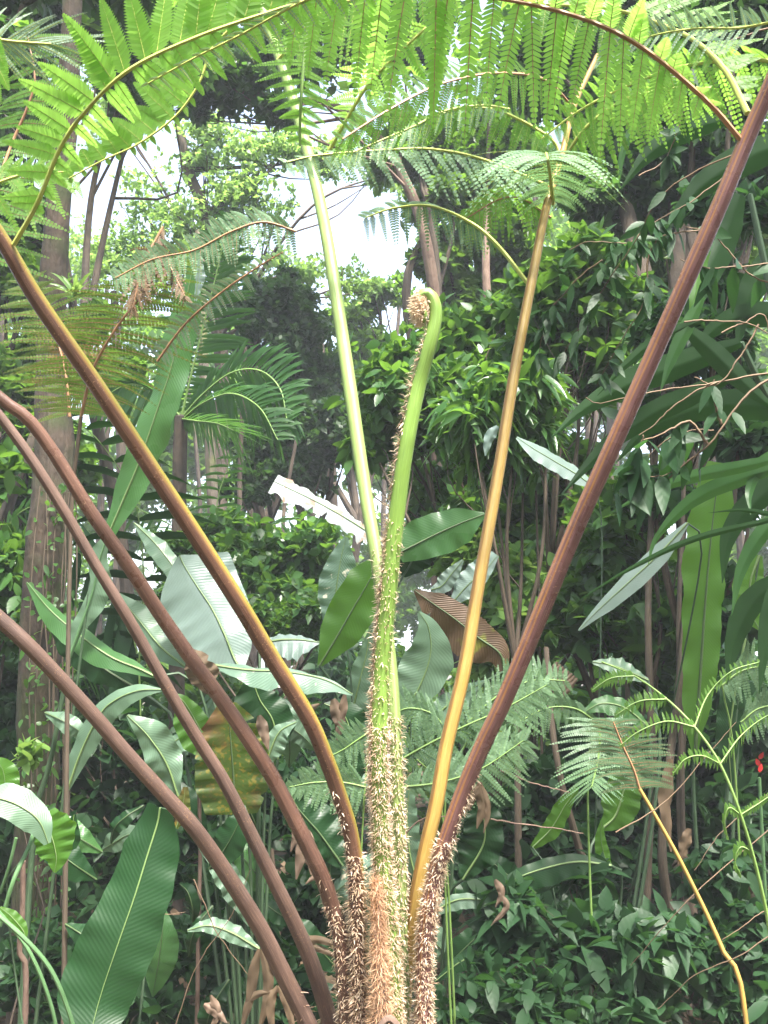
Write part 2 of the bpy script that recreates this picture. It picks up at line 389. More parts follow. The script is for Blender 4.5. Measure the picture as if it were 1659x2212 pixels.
def pinna(path, rr, n, sides, lm=0, rm=1, grav=.12, nseg=16, mb=None, t0=.03, t1=1.0, full=1.0, tube_k=6, jit=.1, deep=.92):
    """path [(u,v,d)], rr rachis radius px (start, end), sides [(dirs, lens px, half width px)]"""
    m = mb or MB()
    P = pts(path); dm = np.mean([q[2] for q in path])
    C, R = curve(P, max(12, n * 2), [px(rr[0] + (rr[1] - rr[0]) * k / (len(P) - 1), dm) for k in range(len(P))])
    m.tube(C, R, tube_k, rm)
    T_ = tangents(C)
    for dirs, lens, hw in sides:
        t = np.linspace(t0, t1, n) + rng.normal(size=n) * .15 / n
        t = np.clip(t, 0, 1); idx = t * (len(C) - 1)
        Pi = np.stack([np.interp(idx, np.arange(len(C)), C[:, k]) for k in range(3)], 1)
        Ti = nrm(np.stack([np.interp(idx, np.arange(len(C)), T_[:, k]) for k in range(3)], 1))
        Dd = nrm(interp_rows(t, camdirs(dirs)) + rng.normal(size=(n, 3)) * jit)
        Li = px(interp_rows(t, lens), dm) * (1 + rng.normal(size=n) * .09)
        Wi = px(interp_rows(t, hw) if np.ndim(hw) else np.full(n, hw), dm)
        ok = Li > .004
        Pi, Ti, Dd, Li, Wi = Pi[ok], Ti[ok], Dd[ok], Li[ok], Wi[ok]
        if not len(Pi): continue
        k = len(Pi)
        gi = grav * (1 + rng.normal(size=k) * .25)
        N = nrm(np.cross(Ti, Dd)); N = np.where((N @ Z < 0)[:, None], -N, N)
        s = (np.arange(nseg) + .6) / (nseg + .4)
        pos = Pi[:, None] + Dd[:, None] * (Li[:, None] * s)[..., None] - (gi * Li)[:, None, None] * (s ** 2)[None, :, None] * Z
        dl = nrm(Dd[:, None] * 1.0 - 2 * gi[:, None, None] * s[None, :, None] * Z)
        Nn = np.broadcast_to(N[:, None], pos.shape)
        Q = nrm(np.cross(Nn, dl)); Nn = nrm(np.cross(dl, Q))
        prof = np.minimum(1, s * 5 + .45) * (1 - s ** 1.6) ** .8 * full + .04
        SL = (Wi[:, None] * prof[None])
        SW = np.broadcast_to((Li / nseg * .5 * deep)[:, None], SL.shape)
        for sg in (1, -1):
            X_ = nrm(Q * sg * .92 + dl * .42)
            Nj = nrm(Nn + rng.normal(size=Nn.shape) * .12)
            m.batch(T_SEG if sg == -1 else (T_SEG[0] * np.array([1, -1, 1]), T_SEG[1]), pos.reshape(-1, 3), X_.reshape(-1, 3), Nj.reshape(-1, 3), SL.ravel(), SW.ravel(), lm, .06)
        m.batch(T_STRIP, Pi, Dd, N + 0 * Pi, Li * .99, np.maximum(Li * .006, .0006), rm, gi)
        m.batch(T_STRIP, Pi, Dd, nrm(np.cross(N, Dd)), Li * .99, np.maximum(Li * .006, .0006), rm, gi)
    return m

def scales(m, C, R, t0, t1, n, L, W, ang=None, spread=math.pi, mi=0, up=.5, bias=1.0):
    """scales growing off a stalk; denser towards t0"""
    T_ = tangents(C); t = t0 + (t1 - t0) * rng.random(n) ** bias
    idx = t * (len(C) - 1)
    I = lambda A: np.stack([np.interp(idx, np.arange(len(C)), A[:, k]) for k in range(3)], 1)
    Pc, Tc = I(C), nrm(I(T_)); r = np.interp(idx, np.arange(len(C)), R)
    a0 = nrm(-FW - Tc * (Tc @ -FW)[:, None]); b0 = np.cross(Tc, a0)
    th = rng.uniform(-1, 1, n) * spread + (0 if ang is None else ang)
    O = np.cos(th)[:, None] * a0 + np.sin(th)[:, None] * b0
    Xd = nrm(O * .8 + Tc * up * rng.uniform(-.9, 1.5, n)[:, None] + rng.normal(size=(n, 3)) * .45)
    Nn = nrm(-Tc + rng.normal(size=(n, 3)) * .35)
    LL = L * .8 * rng.uniform(.3, 1.4, n) * (.6 + .8 * rng.random(n)); WW = W * .42 * rng.uniform(.5, 1.6, n)
    Pc = Pc + O * (r * .93)[:, None]; brown = rng.random(n) < .3
    m.batch(T_SCALE, Pc[~brown], Xd[~brown], Nn[~brown], LL[~brown], WW[~brown], mi)
    if brown.any(): m.batch(T_SCALE, Pc[brown], Xd[brown], Nn[brown], LL[brown] * .9, WW[brown], 1 if mi == 0 else mi)

# ------------------------------------------------------------------ the tree fern
fbase = ground_point(838, 2212, 1.74)
fern = thing('tree_fern', 'large tree fern in the foreground with spreading scaly stalks and one coiled young frond', 'tree fern', fbase)
mb = MB()
top = V(838, 2235, 1.74)
C = curve([fbase - Z * .1, fbase * .5 + top * .5 + np.array([.02, 0, 0]), top], 24)
mb.tube(C, np.linspace(.085, .06, 24), 20, 0, wob=.12)
scales(mb, C, np.linspace(.085, .06, 24), 0.3, 1, 2600, .022, .0022, mi=1)
mb.build('trunk', [M['bark'], M['scale_dk']], fern)

def frond(path, rad, mat, lab, sc=None, n=70, k=16):
    P = pts(path); R = [px(r, q[2]) for r, q in zip(rad, path)]
    C, Rr = curve(P, n, R)
    m = MB(); m.tube(C, Rr, k)
    o = m.build('frond', M[mat], fern); o['label'] = lab
    if sc:
        s = MB()
        for a in sc: scales(s, C, Rr, **a)
        s.build('scales', [M['scale'], M['scale_dk'], M['hair']], o)
    return o, C, Rr
def sub_pinna(o, leaf, rach, *a, **k):
    return pinna(*a, **k).build('pinna', [M[leaf], M[rach]], o)

# stalks, left to right (base first)
f1, _, _ = frond([(690, 2270, 1.76), (665, 2212, 1.74), (610, 2100, 1.71), (550, 1984, 1.67), (435, 1809, 1.6), (350, 1712, 1.56), (278, 1633, 1.53), (208, 1552, 1.5), (139, 1476, 1.47), (69, 1402, 1.44), (0, 1338, 1.42), (-160, 1200, 1.37)],
      [20, 19.5, 19, 18, 17, 16.5, 16, 16, 16, 16.5, 17, 17], 'pet_rust', 'rusty brown frond stalk reaching the lower left edge',
      [dict(t0=.0, t1=.12, n=90, L=.012, W=.0016, bias=1.6, mi=1)])
f2, _, _ = frond([(735, 2265, 1.8), (715, 2212, 1.79), (665, 2059, 1.77), (575, 1869, 1.74), (490, 1699, 1.71), (434, 1608, 1.69), (382, 1522, 1.67), (330, 1430, 1.65), (278, 1338, 1.63), (208, 1223, 1.61), (139, 1105, 1.59), (70, 995, 1.57), (0, 900, 1.55), (-120, 760, 1.5)],
      [20, 19, 17, 15, 14, 13.5, 13, 13, 12.5, 12, 12, 11.5, 11, 11], 'pet_rust', 'thin dark frond stalk second from the lower left')
f3, _, _ = frond([(752, 2270, 1.72), (750, 2208, 1.72), (744, 2113, 1.71), (735, 2018, 1.7), (716, 1955, 1.69), (690, 1880, 1.67), (600, 1700, 1.64), (555, 1625, 1.62), (486, 1522, 1.6), (417, 1428, 1.58), (347, 1328, 1.56), (278, 1223, 1.53), (194, 1103, 1.5), (120, 985, 1.48), (60, 905, 1.46), (0, 860, 1.44), (-150, 720, 1.4)],
      [19, 19, 18.5, 18, 17.5, 17.5, 17, 16.5, 16, 16, 15.5, 15, 15, 14.5, 14, 13.5, 13], 'pet_purple', 'reddish brown frond stalk with glossy line on its left half',
      [dict(t0=.0, t1=.2, bias=1.5, n=1500, L=.0115, W=.0018), dict(t0=.1, t1=.24, n=160, L=.011, W=.0016, bias=1.8)])
f4, _, _ = frond([(778, 2270, 1.7), (776, 2176, 1.7), (773, 2018, 1.69), (769, 1892, 1.68), (757, 1797, 1.67), (731, 1712, 1.65), (705, 1640, 1.63), (665, 1548, 1.61), (576, 1403, 1.57), (521, 1310, 1.54), (417, 1148, 1.5), (319, 1000, 1.46), (208, 832, 1.41), (82, 650, 1.36), (0, 512, 1.33), (-130, 330, 1.28)],
      [18, 18, 18, 17.5, 17, 17, 17.5, 18, 18.5, 18.5, 18.5, 18.5, 18, 18, 17, 16], 'pet_s4', 'thick brown frond stalk with a yellow upper edge, reaching the upper left',
      [dict(t0=.0, t1=.22, bias=1.5, n=3600, L=.0115, W=.002), dict(t0=.14, t1=.3, n=420, L=.012, W=.0018, ang=math.pi * 1.5 , spread=1.4, bias=1.5), dict(t0=.0, t1=.1, n=300, L=.014, W=.002, mi=1)])
f5, C5, _ = frond([(862, 2260, 1.78), (866, 2100, 1.77), (862, 1900, 1.76), (855, 1650, 1.76), (845, 1450, 1.78), (817, 1230, 1.82), (787, 1050, 1.88), (758, 850, 1.95), (728, 650, 2.05), (700, 480, 2.14), (668, 340, 2.22), (622, 180, 2.3), (570, 30, 2.38), (530, -90, 2.42)],
      [20.6, 18.9, 17.2, 14.6, 13.8, 14.2, 14.6, 14.6, 13.8, 12.9, 12.0, 11.2, 10.3, 9.5], 'pet_green', 'pale green smooth frond stalk rising to the top edge left of centre',
      [dict(t0=.0, t1=.24, n=3600, L=.0115, W=.0019), dict(t0=.2, t1=.36, n=260, L=.010, W=.002, ang=math.pi * 1.5, spread=1.6)], n=90)
# fiddlehead: stalk and coil
coil = [(852, 2260, 1.69), (848, 2130, 1.69), (838, 1990, 1.69), (824, 1830, 1.69), (818, 1650, 1.68), (824, 1450, 1.68), (840, 1270, 1.67), (858, 1100, 1.66), (880, 950, 1.65), (905, 830, 1.65), (928, 745, 1.64), (940, 690, 1.64),
        (938, 655, 1.64), (925, 634, 1.64), (907, 640, 1.64), (899, 662, 1.64), (902, 688, 1.64), (914, 694, 1.635), (918, 678, 1.63), (911, 666, 1.63)]
rc = [20, 20, 20, 19.5, 19, 18.5, 18.9, 18.1, 17.2, 16.3, 15.5, 14.6, 14.2, 12.9, 11.2, 10.3, 9.5, 7.7, 6.0, 4.3]
P = pts(coil); R = [px(r, q[2]) for r, q in zip(rc, coil)]
C, Rr = curve(P, 170, R)
m = MB(); m.tube(C, Rr, 18)
ff = m.build('frond', M['pet_fid'], fern); ff['label'] = 'young green frond with its tip still coiled, covered in pale scales'
s = MB()
scales(s, C, Rr, 0, .40, 7500, .0115, .0018, bias=1.3)
scales(s, C, Rr, .25, .64, 1500, .010, .0015, bias=1.3)
scales(s, C, Rr, .2, .66, 1300, .012, .0017, ang=math.pi * 1.5, spread=.7)
scales(s, C, Rr, .30, .93, 1800, .014, .0022, ang=math.pi * 1.5, spread=.6)
scales(s, C, Rr, .30, .66, 300, .009, .0018)
nq = 1500
th = rng.uniform(0, 2 * math.pi, nq); rq = np.sqrt(rng.random(nq))
uu = 910 + 16 * rq * np.cos(th); vv = 664 + 35 * rq * np.sin(th)
q = np.array([V(a_, b_, 1.64 - px(15, 1.64) * math.sqrt(max(0, 1 - c_ ** 2)) * rng.choice([1, 1, -1])) for a_, b_, c_ in zip(uu, vv, rq)])
dq = nrm(np.array([DIR(-.75 + .5 * math.cos(a_), -.7 - .3 * math.sin(a_), -.15) for a_ in th]) + rng.normal(size=(nq, 3)) * .28)
s.batch(T_SCALE, q, dq, nrm(-FW + rng.normal(size=(nq, 3)) * .4), rng.uniform(.006, .016, nq), .0011, 0)
s.tube(curve([V(906, 640, 1.64), V(907, 668, 1.64), V(908, 692, 1.64)], 12), px(11, 1.64) * np.sin(np.linspace(.5, 2.7, 12)), 12)
s.build('scales', [M['scale'], M['scale_dk'], M['hair']], ff)

f7, _, _ = frond([(868, 2260, 1.8), (878, 2100, 1.78), (893, 1986, 1.765), (902, 1923, 1.76), (921, 1828, 1.76), (943, 1733, 1.765), (965, 1607, 1.78), (1002, 1450, 1.8), (1036, 1250, 1.84), (1075, 1030, 1.9), (1112, 800, 1.97), (1150, 600, 2.05), (1182, 440, 2.12), (1215, 330, 2.2), (1240, 230, 2.3), (1290, 120, 2.4)],
      [15, 15.5, 16, 16, 16, 16, 15.5, 15, 14, 13, 12, 10.5, 9, 7, 6, 5], 'pet_tan', 'tan golden frond stalk leaning slightly right of centre', n=90,
      sc=[dict(t0=.0, t1=.12, n=120, L=.009, W=.0014)])
f8, _, _ = frond([(916, 2270, 1.72), (916, 2208, 1.72), (916, 2081, 1.72), (924, 1986, 1.71), (940, 1892, 1.705), (969, 1797, 1.69), (1000, 1712, 1.675), (1040, 1615, 1.65), (1090, 1510, 1.62), (1162, 1340, 1.58), (1240, 1150, 1.54), (1325, 960, 1.49), (1412, 765, 1.45), (1490, 590, 1.41), (1560, 430, 1.38), (1618, 290, 1.36), (1662, 190, 1.34), (1730, 20, 1.3)],
      [18, 18, 18, 18, 17.5, 17.5, 18, 18, 18.5, 19, 19, 19, 19, 19, 18.5, 18, 17.5, 16], 'pet_s8', 'purple frond stalk with an orange line, reaching the right edge', n=90,
      sc=[dict(t0=.0, t1=.22, n=3900, L=.0115, W=.002, bias=1.5), dict(t0=.12, t1=.3, n=260, L=.010, W=.002, ang=math.pi * .4, spread=.7, bias=1.6), dict(t0=.14, t1=.28, n=150, L=.012, W=.0021, ang=math.pi * .3, spread=.5), dict(t0=.0, t1=.16, n=400, L=.014, W=.002, mi=1)])
# furry bud in the middle of the crown
bC = curve(pts([(822, 2270, 1.66), (822, 2150, 1.655), (819, 2030, 1.66), (812, 1900, 1.67)]), 30)
bR = np.linspace(px(22, 1.66), px(6, 1.66), 30)
m = MB(); m.tube(bC, bR, 14, 0); scales(m, bC, bR, 0, 1, 9000, .02, .0007, mi=1, up=1.4)
m.tube(curve(pts([(818, 2225, 1.60), (840, 2200, 1.60), (862, 2222, 1.60)]), 10), px(9, 1.6), 8, 0)
m.build('bud', [M['bark_red'], M['hair']], fern)

# --- pinnae of the right hand frond
sub_pinna(f8, 'fern', 'rachis_b', [(1600, 302, 1.36), (1530, 222, 1.33), (1400, 112, 1.28), (1280, 48, 1.25), (1130, 6, 1.22), (950, -18, 1.2), (740, -25, 1.2), (600, -20, 1.2)], (6.5, 3), 24,
    [([(-.15, -1, .35), (-.10, -1, .3), (-.18, -1, .3)], [0, 0, 120, 200, 235, 215, 230, 240, 230, 170, 90], [16, 25, 29, 30, 28]),
     ([(.3, .9, -.6), (-.1, .9, -.6)], [0, 30, 120, 150, 150, 120], 26)], nseg=22, t0=.1)
sub_pinna(f8, 'fern_dk', 'rachis_y', [(1615, 245, 1.38), (1568, 155, 1.42), (1500, 88, 1.46), (1420, 50, 1.5), (1320, 20, 1.5), (1180, 10, 1.5)], (7, 3), 22,
    [([(-.5, -1, .3), (-.3, -1, .2)], [0, 0, 60, 120, 120, 80], 14), ([(1, .35, .4), (.8, .8, .3)], [0, 120, 190, 180, 140], 16)], nseg=20)
sub_pinna(f8, 'fern_dk', 'rachis_y', [(1720, 150, 1.6), (1640, 128, 1.62), (1550, 132, 1.66), (1450, 150, 1.7), (1350, 188, 1.74), (1250, 240, 1.78), (1170, 300, 1.8)], (5, 2), 30,
    [([(.5, -1, .3), (.35, -1, .3)], [60, 150, 150, 130, 100, 60, 20], 11), ([(-.6, .7, -.2)], [40, 60, 60, 30], 9)], nseg=18, grav=.2)
sub_pinna(f8, 'fern_pale', 'rachis_y', [(1700, 40, 1.3), (1600, 60, 1.35), (1500, 62, 1.4), (1400, 80, 1.45), (1300, 120, 1.5)], (3, 1.5), 22,
    [([(-.4, .9, .2)], [40, 70, 70, 40], 8), ([(-.6, -.8, .2)], [40, 70, 60, 40], 7)], nseg=12)
# --- pinnae of the tan frond
sub_pinna(f7, 'fern_grey', 'rachis_y', [(1195, 440, 2.14), (1188, 375, 2.05), (1182, 338, 1.92), (1180, 332, 1.78), (1184, 345, 1.64)], (5, 2), 34,
    [([(-1, .1, .3), (-1, .0, -.3)], [60, 170, 185, 160, 90], 13), ([(1, .1, .3), (1, 0, -.3)], [50, 150, 165, 140, 80], 13)], nseg=18, grav=.62, jit=.12)
sub_pinna(f7, 'fern_dk', 'rachis_y', [(1210, 350, 2.2), (1190, 300, 2.2), (1080, 240, 2.15), (995, 235, 2.1), (920, 260, 2.05), (850, 300, 2.0)], (4, 2), 30,
    [([(-.2, -1, .2), (-.9, -1, .2)], [30, 80, 90, 80, 60], 11), ([(0, .8, .6)], [20, 40, 40, 30], 8)], nseg=14)
sub_pinna(f7, 'fern_grey', 'rachis_y', [(1100, 236, 2.12), (1040, 228, 2.1), (960, 240, 2.06), (900, 270, 2.0), (830, 300, 1.97), (760, 330, 1.95)], (3, 1.5), 24,
    [([(-.3, -1, -.2)], [30, 60, 60, 50, 30], 9)], nseg=12, grav=.3)
sub_pinna(f7, 'fern_dk', 'rachis_b', [(1240, 235, 2.3), (1180, 175, 2.2), (1100, 158, 2.1), (1015, 165, 2.0), (930, 190, 1.95), (830, 243, 1.9), (740, 300, 1.88)], (4, 2), 40,
    [([(.3, -1, .25), (-.6, -1, .2)], [40, 80, 90, 90, 80, 50], 11), ([(-.7, .5, -.2)], [30, 55, 60, 55, 30], 8)], nseg=16)
sub_pinna(f7, 'fern_grey', 'rachis_y', [(1205, 410, 2.18), (1045, 345, 2.12), (930, 322, 2.06), (830, 324, 2.0), (690, 335, 1.95), (620, 350, 1.93)], (4, 1.5), 34,
    [([(.9, -.8, .2), (.6, -1, .2)], [60, 100, 110, 100, 70, 30], 11), ([(-.6, .4, .4)], [20, 40, 40, 30], 6)], nseg=14, grav=.2)
sub_pinna(f7, 'fern_grey', 'rachis_y', [(1140, 612, 2.05), (1075, 530, 2.08), (1015, 480, 2.1), (930, 445, 2.12), (850, 450, 2.14), (790, 470, 2.15)], (5, 1.5), 26,
    [([(.45, -1, .2), (.1, -1, .2)], [0, 0, 60, 80, 70, 40], 9), ([(-.7, .5, .3)], [0, 0, 40, 45, 30], 7)], nseg=14, grav=.3)
sub_pinna(f7, 'fern_dk', 'rachis_y', [(1225, 330, 2.25), (1270, 270, 2.2), (1350, 215, 2.15), (1450, 190, 2.1), (1540, 190, 2.05)], (4, 2), 28,
    [([(.4, -1, .2), (.6, -.8, .2)], [50, 110, 120, 100, 50], 11), ([(-.2, .8, .6)], [30, 50, 60, 30], 9)], nseg=14)
sub_pinna(f7, 'fern_dk', 'rachis_b', [(1190, 470, 2.16), (1130, 430, 2.2), (1080, 430, 2.25), (1010, 470, 2.3)], (3, 1.5), 22,
    [([(.5, -1, .2), (-.1, -1, .2)], [30, 90, 90, 50], 9), ([(-.6, .6, .3)], [20, 60, 60, 30], 8)], nseg=12, grav=.3)
# --- pinnae of the upper left frond
sub_pinna(f4, 'fern', 'rachis_y', [(30, 528, 1.33), (80, 440, 1.3), (130, 320, 1.27), (185, 240, 1.24), (280, 150, 1.2), (430, 78, 1.17), (600, 20, 1.15), (760, -30, 1.12), (900, -70, 1.1)], (6, 2.5), 27,
    [([(-1, .05, .2), (-1, .25, .2), (-.8, .8, .1), (-.05, 1, .0), (.3, 1, -.1), (.5, 1, -.1), (.5, 1, -.1)], [0, 100, 140, 165, 185, 195, 190, 160, 110], [14, 24, 38, 40, 38, 32]),
     ([(.9, -.7, .3), (.8, -.8, .3), (.6, -1, .3)], [0, 40, 70, 100, 110, 60, 50, 40], [16, 20, 20])], nseg=26, t0=.1, deep=1.12, grav=.05)
sub_pinna(f4, 'fern', 'rachis_y', [(560, 10, 1.3), (490, 70, 1.3), (455, 110, 1.3), (430, 180, 1.3), (380, 250, 1.3), (300, 310, 1.3), (225, 345, 1.3), (150, 385, 1.3)], (3.5, 1.5), 20,
    [([(-1, .35, .1), (-.7, .7, .1), (-.5, .9, 0)], [60, 100, 120, 120, 100, 70, 20], 26), ([(.5, -1, .3)], [20, 20, 20, 10], 8)], nseg=20, deep=1.1)
sub_pinna(f4, 'fern_pale', 'rachis_y', [(800, -60, 1.05), (640, 10, 1.08), (520, 75, 1.1), (420, 125, 1.12), (320, 180, 1.14)], (3, 1.5), 20,
    [([(.6, -.8, .1), (.9, -.5, .1)], [60, 60, 50, 30], 6), ([(-.9, .1, .1)], [40, 40, 30, 20], 5)], nseg=10, grav=.3)
# --- hanging pinna in front of the pale green stalk
sub_pinna(f5, 'fern', 'rachis_g', [(700, -90, 1.5), (682, -40, 1.5), (664, 60, 1.5), (652, 190, 1.5), (648, 270, 1.52), (648, 315, 1.53)], (5, 3), 20,
    [([(-1, .12, .1), (-1, -.15, .1)], [120, 115, 105, 90, 60, 20], 9), ([(1, .15, .1), (.9, -.5, .1)], [105, 100, 90, 75, 60, 20], 10)], nseg=20, grav=.16, t1=.96, deep=1.0)
sub_pinna(f5, 'fern', 'rachis_y', [(700, 345, 2.2), (742, 270, 2.15), (790, 190, 2.1), (840, 135, 2.05), (920, 60, 2.0)], (5, 3), 18,
    [([(-1, .0, .1), (-1, .2, .1)], [0, 20, 80, 110, 120], 9), ([(.3, -1, .1), (.5, -1, .1)], [0, 20, 80, 110, 100], 12)], nseg=16)
sub_pinna(f5, 'fern', 'rachis_y', [(600, 130, 2.32), (680, 40, 2.25), (760, 0, 2.2), (860, -20, 2.1), (980, -20, 2.0)], (4, 2), 24,
    [([(-.2, -1, .1), (.1, -1, .1)], [30, 110, 150, 150, 120], 14), ([(-.2, 1, .1)], [30, 90, 90, 90], 12)], nseg=18)
# --- fronds at the left edge, from the second and third stalks
sub_pinna(f3, 'fern_dk', 'rachis_b', [(-60, 560, 1.75), (0, 380, 1.78), (30, 300, 1.8), (58, 235, 1.8), (75, 170, 1.8), (60, 80, 1.8)], (4, 2), 22,
    [([(1, -.1, .2), (1, .0, .2), (1, .2, .2)], [150, 160, 150, 130, 90], 11), ([(-1, -.1, .2)], [90, 90, 90, 60], 11)], nseg=22, grav=.14)
sub_pinna(f3, 'fern', 'rachis_y', [(-80, 420, 1.5), (-20, 400, 1.5), (60, 375, 1.52), (150, 372, 1.55)], (4, 2), 9,
    [([(.5, -1, .2), (.7, -1, .2)], [110, 120, 100, 60], 14), ([(.4, 1, .2)], [60, 80, 60, 40], 12)], nseg=18)
sub_pinna(f3, 'fern_pale', 'rachis_y', [(-70, 60, 1.25), (0, 85, 1.25), (60, 92, 1.25), (110, 95, 1.25)], (4, 2), 12,
    [([(.3, 1, .1), (.9, .8, .1), (1, .15, .1)], [90, 120, 140, 170], 6), ([(.6, -.7, .1), (1, -.6, .1), (1, -.2, .1)], [120, 150, 150, 150], 7)], nseg=24, grav=.16)
sub_pinna(f3, 'fern', 'rachis_y', [(-30, 60, 1.15), (-15, 110, 1.15), (-10, 165, 1.15)], (4, 2), 4,
    [([(.8, -.8, 0), (.5, -1, 0)], [60, 80, 60], 22)], nseg=16, deep=1.1)

# ------------------------------------------------------------------ big leaved plants (banana / heliconia kind)
WD = 1.0
def leaf_of(plant, path, wl, wr, mat, label=None, face=(0, .35, -1), fold=.12, ripple=.12, stalk=None, rib=3.0, ribmat='midrib', n=44, **kw):
    """path tip -> base or base -> tip in px; half widths in px; stalk = px path on to the plant's foot"""
    d = np.mean([q[2] for q in path])
    C = curve(pts(path), n)
    m = MB()
    F = camdirs(face) if np.ndim(face) == 2 else DIR(*face)
    m.blade(C, [px(w, d) for w in wl], [px(w, d) for w in wr], F, fold=fold, ripple=ripple, seed=int(abs(path[0][0] * 7 + path[0][1])), **kw)
    o = m.build('leaf', M[mat], plant)
    if label: o['label'] = label
    r = MB()
    Fm = F if F.ndim == 1 else F.mean(0)
    k = np.linspace(.25, 1, n)
    r.tube(C + Fm * .0015, k * px(rib, d), 6)
    if stalk:
        S = curve(np.vstack([C[-1:], pts(stalk), np.array(plant.location)[None] - Z * .05]), 24)
        r.tube(S, np.linspace(px(rib, d), px(rib * 1.9, d), 24), 7, 1)
    r.build('midrib', [M[ribmat], M['stalk_dk']], o)
    return o

TAPER = [3, 40, 62, 70, 66, 50, 24, 4]
def plant(name, label, cat, u, v, d, group=None): return thing(name, label, cat, ground_point(u, v, d), group)

# A: the long twisted leaf on the left
A = plant('banana_plant', 'banana plant at left with one long twisted leaf climbing above the brown stalks', 'banana plant', 60, 1830, 2.9, 'banana plants behind the tree fern')
leaf_of(A, [(430, 520, 3.0), (412, 600, 3.0), (392, 700, 3.0), (368, 800, 3.0), (335, 900, 3.0), (300, 1000, 3.0), (262, 1090, 3.0), (232, 1160, 3.0)],
        [2, 24, 40, 34, 42, 40, 36, 28, 12], [2, 14, 26, 36, 36, 34, 34, 26, 10], 'ban', 'long twisted upright leaf, pale along one edge', wav=.08,
        face=[(-.2, .3, -1), (.3, .3, -1), (-.3, .2, -1), (.35, .35, -1), (-.2, .2, -1)], fold=.25, ripple=.22, nr=3, stalk=[(205, 1250, 2.95), (185, 1330, 2.92)], rib=2.5)
leaf_of(A, [(235, 1150, 2.92), (215, 1210, 2.92), (200, 1280, 2.92), (165, 1380, 2.92), (150, 1420, 2.92)], [3, 14, 38, 30, 6, 3], [3, 30, 10, 14, 24, 4], 'ban_pale', face=(.2, .4, -1), fold=.3,
        stalk=[(110, 1640, 2.9), (70, 1830, 2.9)], rib=5, ribmat='stalk_g')
# a pale flap on the upper half
leaf_of(A, [(432, 545, 2.97), (428, 600, 2.97), (422, 650, 2.97)], [2, 16, 3], [2, 6, 3], 'ban_white', fold=.1, rib=1)

# B: the broad silvery leaves left of centre
B = plant('banana_plant', 'banana plant left of centre carrying a huge silvery white leaf and a spotted horizontal one', 'banana plant', 560, 1900, 2.9, 'banana plants behind the tree fern')
leaf_of(B, [(388, 1200, 3.1), (400, 1225, 3.1), (425, 1265, 3.08), (458, 1315, 3.05), (485, 1370, 3.0), (505, 1420, 2.98), (522, 1450, 2.95)],
        [4, 100, 92, 82, 74, 60, 42, 5], [3, 70, 110, 118, 100, 80, 50, 6], 'ban_white', 'huge silvery leaf with a green midrib', face=(-.1, .55, -1), fold=.22, ripple=.07, nr=3,
        stalk=[(545, 1560, 2.95), (560, 1750, 2.9)], rib=3)
leaf_of(B, [(58, 1258, 3.0), (110, 1320, 3.0), (175, 1375, 2.98), (240, 1420, 2.95), (300, 1445, 2.92), (335, 1462, 2.9)],
        [2, 18, 26, 28, 22, 4], [2, 22, 32, 30, 18, 3], 'ban', 'long glossy leaf lying across the mossy trunk', face=(.3, .9, -1), fold=.5, ripple=.15, nr=3, stalk=[(450, 1560, 2.9)])
leaf_of(B, [(250, 1280, 3.2), (300, 1340, 3.2), (350, 1400, 3.15), (400, 1440, 3.1)], [3, 40, 40, 5], [3, 34, 30, 4], 'ban_pale', face=(-.3, .7, -1), fold=.3, stalk=[(470, 1560, 3.0)])
leaf_of(B, [(762, 1500, 2.85), (700, 1468, 2.85), (620, 1452, 2.85), (540, 1448, 2.86), (480, 1440, 2.88), (430, 1430, 2.9)],
        [3, 26, 40, 42, 30, 12, 3], [2, 10, 14, 18, 20, 16, 3], 'ban_chew', 'horizontal grey green leaf dotted with pale insect marks', face=(0, 1, -.7), fold=.35, ripple=.2, nr=3, stalk=[(480, 1560, 2.9)])
leaf_of(B, [(690, 1388, 3.1), (640, 1382, 3.1), (590, 1385, 3.1), (560, 1400, 3.1)], [3, 46, 40, 4], [2, 18, 22, 4], 'ban_white', face=(.2, .9, -.8), fold=.3, stalk=[(560, 1560, 3.0)])
leaf_of(B, [(352, 1490, 2.7), (300, 1492, 2.7), (250, 1512, 2.7), (215, 1545, 2.7), (175, 1625, 2.7), (145, 1710, 2.7)], [3, 20, 30, 26, 16, 3], [3, 24, 26, 30, 26, 4], 'ban_pale', 'arching ribbed grey leaf', face=(.1, .7, -1), fold=.5, ripple=.08, stalk=None)
leaf_of(B, [(490, 1520, 2.75), (495, 1560, 2.75), (500, 1620, 2.75), (505, 1690, 2.75), (505, 1760, 2.75)], [20, 72, 80, 76, 50], [20, 70, 80, 84, 60], 'ban_spot', 'mottled yellow and green ageing leaf with a ragged brown edge', face=(.1, .3, -1), fold=.06, ripple=.08, tear=5, stalk=[(540, 1850, 2.8)], ribmat='midrib_dk')
leaf_of(B, [(375, 1500, 2.85), (400, 1520, 2.85), (440, 1590, 2.85), (470, 1640, 2.85)], [4, 24, 30, 10], [4, 44, 50, 14], 'ban_lit', 'small bright green leaf', face=(.2, .3, -1), stalk=[(520, 1800, 2.85)])
leaf_of(B, [(275, 1545, 2.8), (320, 1590, 2.8), (360, 1650, 2.8), (385, 1720, 2.8)], [3, 46, 34, 6], [3, 28, 44, 8], 'ban_pale', 'blue grey leaf with wavy edge', face=(-.3, .6, -1), ripple=.3, nr=2, stalk=[(460, 1880, 2.85)])
leaf_of(B, [(640, 1560, 2.8), (605, 1580, 2.8), (585, 1620, 2.8), (575, 1655, 2.8)], [3, 26, 28, 5], [3, 18, 22, 5], 'ban_pale', face=(.1, .8, -1), stalk=[(570, 1800, 2.85)])
